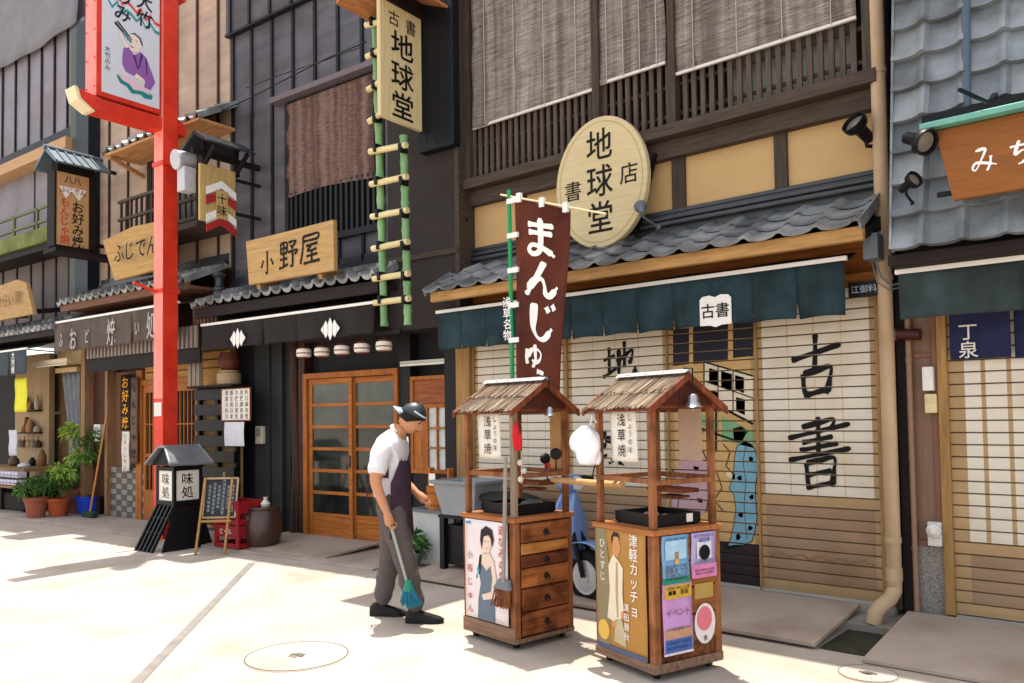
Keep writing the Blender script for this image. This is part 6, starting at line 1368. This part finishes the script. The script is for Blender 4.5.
# ------------------------------------------------------------------ things between the sweeper and the first cart
v = -.55
wb = thing('planter_box', 'white and grey concrete box carrying wooden pails beside the restaurant', 'box', (-6.1, -.45, .036))
b = MB(); b.box(-6.42, -5.88, -.52, -.12, .036, .57); b.build('body', [mat('box_white', 'b9bcba', .8, .12, 3, dirt=.35)], wb, bevel=.01)
b = MB(); b.box(-5.88, -5.80, -.50, -.1, .036, .55); b.box(-6.44, -5.80, -.54, -.1, .57, .60); b.build('slab', mat('box_grey', '6a6c6c', .8, .2, 3), wb)
pl0 = None
for (u, vv, s, lab) in ((-6.10, -.38, 1.25, 'larger wooden pail with tall ears on the concrete box'), (-6.33, -.2, .75, 'smaller wooden pail standing behind on the concrete box')):
    if pl0 is None:
        pl0 = thing('wooden_pail', lab, 'pail', (u, vv, .60), 0, 'wooden pails on the concrete box'); z = .60
        b = MB(); b.lathe([(.105, 0), (.11, .0), (.122, .19), (.11, .19), (.1, .02), (.001, .02)], (u, vv, z), 24); b.build('staves', wood('pail_orange', 'a8642c', 'z', .2, .5), pl0, smooth=True)
        b = MB(); b.lathe([(.113, .03), (.116, .03), (.117, .045), (.114, .045)], (u, vv, z), 24); b.lathe([(.119, .13), (.122, .13), (.123, .145), (.12, .145)], (u, vv, z), 24); b.build('hoop', plain('pail_hoop', '7a4a24', .4), pl0)
        b = MB(); b.box(u-.125, u-.10, vv-.03, vv+.03, z+.1, z+.34); b.box(u+.1, u+.125, vv-.03, vv+.03, z+.1, z+.34); b.build('ear', wood('pail_orange', 'a8642c', 'z'), pl0, bevel=.006)
        b = MB(); b.tube([(u-.13, vv, z+.30), (u+.13, vv, z+.30)], .016, 10); b.build('bar', wood('pail_bar', '8a5024', 'x'), pl0, smooth=True)
        b = MB(); b.box(u-.01, u+.06, vv-.126, vv-.12, z+.2, z+.3); b.build('tag', m_paper, pl0)
        pl0.scale = (s, s, s)
    else: c = copy_tree(pl0); c.location = (u, vv, .60); c.scale = (s, s, s*1.2); c['label'] = lab
bn_ = thing('plastic_tub', 'grey plastic tub behind the first cart on a dark stand', 'tub', (-5.55, -.6, .55))
b = MB(); z0_, z1_ = .60, .93
def ring(e, z, du, dv): return [(-5.50-du, -.6-dv, z), (-5.50+du, -.6-dv, z), (-5.50+du, -.6+dv, z), (-5.50-du, -.6+dv, z)]
A = ring(0, z0_, .21, .15)+ring(0, z1_, .29, .21)+ring(0, z1_, .27, .19)+ring(0, z0_+.02, .195, .135)
F_ = [(0, 3, 2, 1)]+[(i+4*k, (i+1) % 4+4*k, (i+1) % 4+4*(k+1), i+4*(k+1)) for k in range(3) for i in range(4)]+[(12, 13, 14, 15)]
b.add(A, F_); b.build('body', mat('tub_grey', '8d9296', .5, .1, 4), bn_, bevel=.012)
b = MB()
for q in ((-5.81, -5.19, -.83, -.805), (-5.81, -5.19, -.395, -.37), (-5.81, -5.785, -.805, -.395), (-5.215, -5.19, -.805, -.395)): b.box(*q, .905, .94)
b.build('rim', plain('tub_rim', '7d8286', .5), bn_, bevel=.006)
st = thing('stand', 'dark metal stand supporting the grey plastic tub', 'stand', (-5.52, -.6, .05))
for uu in (-5.72, -5.32):
    for vv in (-.72, -.48): b = MB(); b.box(uu-.03, uu+.03, vv-.03, vv+.03, .07, .57); b.build('leg', m_black, st)
b = MB(); b.box(-5.72, -5.32, -.70, -.5, .12, .5); b.build('cabinet', m_black, st); b = MB(); b.box(-5.77, -5.27, -.75, -.45, .57, .597); b.build('top', m_black, st)
pot_plant('low weedy green plant in a grey pot beside the concrete box', (-6.22, -.66), .09, .14, '777a78', [(-.05, 0, .24, .1, 70, .12, .013, 0, 1.2), (.07, 0, .2, .09, 60, .11, .012, 0, 1), (0, -.04, .26, .09, 50, .11, .012, 1, 1.1)])
# ------------------------------------------------------------------ the sweeping man
use(MAIN)
gx, gy = gr(402, 619)
face = R(33)          # facing direction, measured from +X towards +Y
FR = Matrix.Translation((gx, gy, 0)) @ Matrix.Rotation(face, 4, 'Z')     # local: x forward, y to his left, z up
PF = FR.copy()
man = thing('person', 'man in white shirt, purple apron and backward cap sweeping with a blue brush', 'person', (0, 0, 0))
SK = dict(
 pel=(-.075, 0, .93, .135, .155), wai=(-.085, 0, 1.06, .115, .15), che=(-.105, 0, 1.24, .13, .17), upp=(-.085, 0, 1.355, .11, .165), nk0=(-.035, 0, 1.425, .07, .075), nk1=(.02, 0, 1.485, .056, .056))
J = {
 'pel': ((-.07, 0, .90), .135), 'wai': ((-.08, 0, 1.04), .132), 'che': ((-.105, 0, 1.21), .148), 'upp': ((-.065, 0, 1.345), .122), 'nk0': ((-.025, 0, 1.435), .066), 'nk1': ((.04, 0, 1.49), .054),
 'rs': ((-.095, -.165, 1.345), .078), 're': ((-.135, -.235, 1.075), .048), 'rw': ((-.045, -.225, .835), .03),
 'ls': ((-.07, .165, 1.345), .078), 'le': ((-.08, .235, 1.085), .048), 'lw': ((.10, .13, .95), .03),
 'rh': ((-.06, -.095, .86), .118), 'rk': ((.055, -.10, .48), .092), 'ra': ((.145, -.10, .07), .074),
 'lh': ((-.09, .095, .86), .118), 'lk': ((-.11, .10, .48), .092), 'la': ((-.195, .10, .07), .074),
}
ED = [('pel', 'wai'), ('wai', 'che'), ('che', 'upp'), ('upp', 'nk0'), ('nk0', 'nk1'), ('upp', 'rs'), ('rs', 're'), ('re', 'rw'), ('upp', 'ls'), ('ls', 'le'), ('le', 'lw'), ('pel', 'rh'), ('rh', 'rk'), ('rk', 'ra'), ('pel', 'lh'), ('lh', 'lk'), ('lk', 'la')]
names = list(J); me = bpy.data.meshes.new('skin'); me.from_pydata([J[n][0] for n in names], [(names.index(a), names.index(b)) for a, b in ED], [])
so_ = bpy.data.objects.new('skin', me); COL.objects.link(so_)
md = so_.modifiers.new('skin', 'SKIN'); md.use_smooth_shade = True
for i, n in enumerate(names): 
    r = J[n][1]; fl = {'pel': (1.0, 1.15), 'wai': (.9, 1.1), 'che': (.92, 1.12), 'upp': (.9, 1.1)}.get(n, (1, 1)); me.skin_vertices[0].data[i].radius = (r, r)
me.skin_vertices[0].data[0].use_root = True
s2 = so_.modifiers.new('sub', 'SUBSURF'); s2.levels = 2; s2.render_levels = 2
bpy.context.view_layer.update()
ev = bpy.data.meshes.new_from_object(so_.evaluated_get(bpy.context.evaluated_depsgraph_get()))
vs = [tuple(v.co) for v in ev.vertices]; fs = [tuple(p.vertices) for p in ev.polygons]
bpy.data.objects.remove(so_)
m_skin = plain('skin', 'bd8765', .55, var=.08); m_shirt = mat('shirt_white', 'd9d8dc', .85, .04, 8, bump=.25, bscale=14); m_trous = mat('trousers_grey', '585150', .9, .12, 9, bump=.35, bscale=12); m_shoe = plain('shoe_black', '15120f', .45); m_hair = plain('hair_black', '14110f', .6)
body = MB()
def near(p):
    best = (9, None, 0)
    for a, c in ED:
        A, B = Vector(J[a][0]), Vector(J[c][0]); t = max(0, min(1, (p-A).dot(B-A)/(B-A).length_squared)); dd = (p-(A+(B-A)*t)).length - (J[a][1]*(1-t)+J[c][1]*t)*.75
        if dd < best[0]: best = (dd, (a, c), t)
    return best
def region(p):
    p = Vector(p); dd, e, t = near(p)
    if e in (('rs', 're'), ('ls', 'le')): return 1 if t < .80 else 0
    if e in (('re', 'rw'), ('le', 'lw')): return 0
    if e == ('nk0', 'nk1'): return 0
    if e == ('upp', 'nk0'): return 1 if t < .75 else 0
    return 1 if p.z > .955 else 2
for f in fs:
    pass
# puff the clothes a little: folds on trousers, loose shirt
V = []
for p in vs:
    x, y, z = p; k = region(p); p = Vector(p); dd, e_, t_ = near(p)
    if k == 2:
        cx = .055 if y < 0 else -.11
        f = .006*math.sin(z*46+x*30)+.004*math.sin(z*23-y*60); d = Vector((x-cx*min(1, max(0, (1-z)/.5)), y-(-.1 if y < 0 else .1), 0)); p += d.normalized()*f if d.length > 0 else Vector()
    elif k == 1 and e_ in (('rs', 're'), ('ls', 'le')):
        A, B = Vector(J[e_[0]][0]), Vector(J[e_[1]][0]); d = p-(A+(B-A)*t_); p += d.normalized()*(.010+.012*t_+.003*math.sin(z*60))
    elif k == 1:
        d = Vector((x+.09, y*.6, 0)); p += d.normalized()*(.008+.005*math.sin(z*40+y*25+x*18))
    V.append(p)
for k in range(3):
    body.mi = k; sel = [f for f in fs if region(sum((Vector(vs[i]) for i in f), Vector())/len(f)) == k]
    used = sorted({i for f in sel for i in f}); idx = {i: n for n, i in enumerate(used)}
body.mi = 0
base = len(body.v); body.v += [FR @ p for p in V]
for f in fs: body.f.append([base+i for i in f]); body.m.append(region(sum((Vector(vs[i]) for i in f), Vector())/len(f)))
body.mi = 0
# head: a shaped ball carried forward and down on the neck
hc = Vector((.09, 0, 1.545)); pit = R(-37)    # looking down
def H(x, y, z):
    return (hc.x+x*math.cos(pit)-z*math.sin(pit)*1, hc.y+y, hc.z+x*math.sin(pit)+z*math.cos(pit))
n, k = 28, 20; P = []; F_ = []
for i in range(k+1):
    t = math.pi*i/k
    for j in range(n):
        a = 2*math.pi*j/n; x, y, z = .098*math.sin(t)*math.cos(a), .075*math.sin(t)*math.sin(a), .118*math.cos(t)
        if z < 0: y *= 1-.25*(-z/.118); x = x*(1-.12*(-z/.118)) + .012*(-z/.118)
        fr_ = max(0, math.cos(a))*math.sin(t)
        if x > .05:
            nose = math.exp(-((y/.016)**2))*math.exp(-(((z+.018)/.026)**2)); x += .028*nose
            x += .006*math.exp(-((y/.03)**2))*math.exp(-(((z+.062)/.012)**2)) + .007*math.exp(-((y/.03)**2))*math.exp(-(((z+.098)/.016)**2))
            x -= .008*math.exp(-(((abs(y)-.03)/.016)**2))*math.exp(-(((z-.012)/.014)**2)); x += .005*math.exp(-(((abs(y)-.03)/.022)**2))*math.exp(-(((z-.036)/.010)**2))
        P.append(H(x, y, z))
for i in range(k):
    for j in range(n): F_.append((i*n+j, (i+1)*n+j, (i+1)*n+(j+1) % n, i*n+(j+1) % n))
body.add(P, F_)
for s in (-1, 1):
    c = H(-.008, s*.076, -.006); body.ball(c, .018, .008, .03, 12, 8)
body.tube([(.025, 0, 1.49), H(-.01, 0, -.05)], [.056, .05], 14)
# hands: palm and five fingers each
def hand(w, fw, up, side, curl):
    w, fw, up = Vector(w), Vector(fw).normalized(), Vector(up).normalized(); sd = fw.cross(up).normalized()*side; up = sd.cross(fw)*side
    body.tube([w-fw*.03, w, w+fw*.035, w+fw*.075, w+fw*.09], [.027, .029, .036, .036, .026], 12)
    for q, (o, L) in enumerate(((-.028, .07), (-.010, .08), (.009, .074), (.026, .058))):
        a = w+fw*.078+sd*o; d1 = fw; c1 = a+d1*L*.45; d2 = (fw*math.cos(curl)+up*math.sin(curl)); c2 = c1+d2*L*.33; d3 = (fw*math.cos(curl*2)+up*math.sin(curl*2)); c3 = c2+d3*L*.28
        body.tube([a-fw*.02, a, c1, c2, c3], [.009, .0095, .009, .0082, .006], 8)
    a = w+fw*.03-sd*.03; body.tube([a, a-sd*.018+fw*.03+up*.012, a-sd*.012+fw*.058+up*.03, a-sd*.0+fw*.072+up*.042], [.013, .012, .010, .007], 8)
body.mi = 0
hand((-.045, -.225, .835), (.25, .05, -.95), (.95, .1, .25), 1, 1.25)
hand((.10, .13, .95), (.75, -.1, -.6), (.05, .2, -.95), -1, .7)
# shoes
body.mi = 3
for (ax, ay, tilt) in ((.145, -.10, .04), (-.195, .10, 0)):
    P = []; F_ = []
    prof = [(-.085, .032, .075), (-.06, .042, .10), (.0, .043, .105), (.05, .044, .085), (.12, .05, .062), (.17, .042, .048), (.205, .018, .032)]
    for (x, wd, h) in prof:
        zb = tilt*max(0, x)*.5
        for (yy, zz) in ((-1, 0), (-1, .45), (-.7, .85), (0, 1), (.7, .85), (1, .45), (1, 0), (0, 0)): P.append((ax+x, ay+yy*wd, zb+.002+zz*h))
    for i in range(len(prof)-1):
        for j in range(8): F_.append((i*8+j, i*8+(j+1) % 8, (i+1)*8+(j+1) % 8, (i+1)*8+j))
    F_ += [tuple(range(7, -1, -1)), tuple(48+j for j in range(8))]
    body.add(P, F_)
body.mi = 1
body.tube([(-.03, 0, 1.435), (-.008, 0, 1.452)], [.076, .070], 18, cap=False)
bo = body.build('body', [m_skin, m_shirt, m_trous, m_shoe], man, smooth=True)
# face details, hair, cap
b = MB()
for s in (-1, 1):
    b.ball(H(.084, s*.03, .012), .006, .010, .005, 8, 6); b.box(H(.09, s*.03, .036)[0]-.004, H(.09, s*.03, .036)[0]+.004, s*.03-.014, s*.03+.014, H(.09, s*.03, .036)[2]-.003, H(.09, s*.03, .036)[2]+.003)
b.build('eyes', m_hair, man)
b = MB(); P = H(.094, 0, -.062); b.ball(P, .006, .02, .005, 10, 6); b.build('mouth', plain('lip', '8a4a3c', .5), man)
b = MB()
def cap_pt(a, t, r=1.0): return (.104*r*math.sin(t)*math.cos(a), .083*r*math.sin(t)*math.sin(a), .122*r*math.cos(t))
n, k = 28, 10
b.add([H(*cap_pt(2*math.pi*j/n, (1.95-.78*max(0, math.cos(2*math.pi*j/n))-.12*abs(math.sin(2*math.pi*j/n)))*i/k, .99)) for i in range(k+1) for j in range(n)], [(i*n+j, (i+1)*n+j, (i+1)*n+(j+1) % n, i*n+(j+1) % n) for i in range(k) for j in range(n)])
b.build('hair', m_hair, man, smooth=True, solid=.006)
cp = MB(); cp.add([H(*[q*1.05 if i_ != 2 else q*1.06+.004 for i_, q in enumerate(cap_pt(2*math.pi*j/n, (1.30+.16*math.cos(2*math.pi*j/n+math.pi))*i/k))]) for i in range(k+1) for j in range(n)], [(i*n+j, (i+1)*n+j, (i+1)*n+(j+1) % n, i*n+(j+1) % n) for i in range(k) for j in range(n)])
cp.ball(H(0, 0, .134), .009)
cap = cp.build('cap', mat('cap_dark', '22272e', .4, .15, 8, spec=.5), man, smooth=True, solid=.004)
b = MB()
def brim(s, q):
    a = math.pi+(s-.5)*1.9; r = 1.0+.62*q*math.cos((s-.5)*2.2); return H(.108*math.cos(a)*r, .086*math.sin(a)*(1+.1*q), .012-.030*q+.012*math.cos((s-.5)*3))
b.sheet(brim, 14, 6); b.build('brim', plain('brim_blue', '7f95a8', .3), cap, smooth=True, solid=.005)
b = MB()
n2 = 14; b.add([H(*[q*1.085 for q in cap_pt((s/n2-.5)*math.pi, tt)]) for tt in (.95, 1.05) for s in range(n2+1)], [(s, s+1, n2+2+s, n2+1+s) for s in range(n2)]); b.build('stripe', plain('cap_stripe', 'c9d3da', .4), cap, solid=.003)
# apron: front panel, bib and waist ties
m_apron = mat('apron_purple', '352634', .85, .2, 6, bump=.3, bscale=10, col2='44323f')
b = MB()
def apr(s, q):
    z = 1.22-.58*q; w_ = 1.0 if q > .28 else .62+.38*q/.28; a = (s-.5)*2.5*w_; lean = .13+.02*q+ (.05*q if s > .5 else 0)
    rx, ry = .155+.02*q, .175+.02*q
    return (-.085+rx*math.cos(a)*(1.0)+.012*math.sin(s*14+q*4)*q, ry*math.sin(a)+.008*math.sin(q*11), z)
b.sheet(apr, 22, 18); b.build('apron', m_apron, man, smooth=True, solid=.006)
b = MB()
n2 = 20; b.add([(-.088+.162*math.cos(a_), .178*math.sin(a_), zz-.02*math.cos(a_)) for zz in (1.10, 1.20) for a_ in [math.radians(60+240*i/n2) if False else math.radians(-75+-(210)*0+ -210*i/n2) for i in range(n2+1)]], [(i, i+1, n2+2+i, n2+1+i) for i in range(0, 5)]); b.build('apron_side', m_apron, man, smooth=True, solid=.006)
b = MB(); b.tube([(-.235, -.07, 1.075), (-.245, 0, 1.07), (-.235, .07, 1.075)], .007, 6); b.tube([(-.245, -.004, 1.07), (-.262, -.03, 1.0), (-.258, -.035, .93)], .006, 6); b.tube([(-.245, .004, 1.07), (-.262, .025, 1.02), (-.26, .03, .95)], .006, 6); b.build('apron_tie', m_apron, man, smooth=True)
b = MB()
for s in (-1, 1): b.tube([(.03, s*.085, 1.215), (-.005, s*.10, 1.32), (-.03, s*.07, 1.425)], .009, 6)
b.build('apron_strap', m_apron, man, smooth=True)
# the brush in his hand
br = thing('brush_broom', 'short brush with pale handle and teal blue bristles held by the sweeping man', 'brush', (.06, -.2, .1))
hp = Vector((-.02, -.222, .755)); hd = Vector((.13, .01, -.47))
b = MB(); b.tube([hp-hd*.18, hp, hp+hd*.95], [.011, .012, .011], 10); b.build('handle', plain('brush_handle', '9aa09a', .4), br, smooth=True)
e = hp+hd
b = MB(); b.lathe([(.02, .06), (.03, .03), (.045, -.02), (.02, -.03)], e, 14); b.build('ferrule', plain('brush_green', '2a7f6a', .5), br, smooth=True)
b = MB()
for i in range(220):
    a = rnd.uniform(0, 6.283); r = rnd.uniform(0, 1)**.5; c = Vector((math.cos(a)*r*.04, math.sin(a)*r*.03, -.01)); q = Vector((math.cos(a)*r*.085+.02, math.sin(a)*r*.05, -.15+.03*r+rnd.uniform(-.012, .012)))
    b.tube([e+c, e+(c+q)*.55+Vector((0, 0, -.01)), e+q], [.003, .003, .0022], 4)
b.build('bristles', plain('brush_teal', '2f7f96', .6, var=.25), br)
use(MAIN)
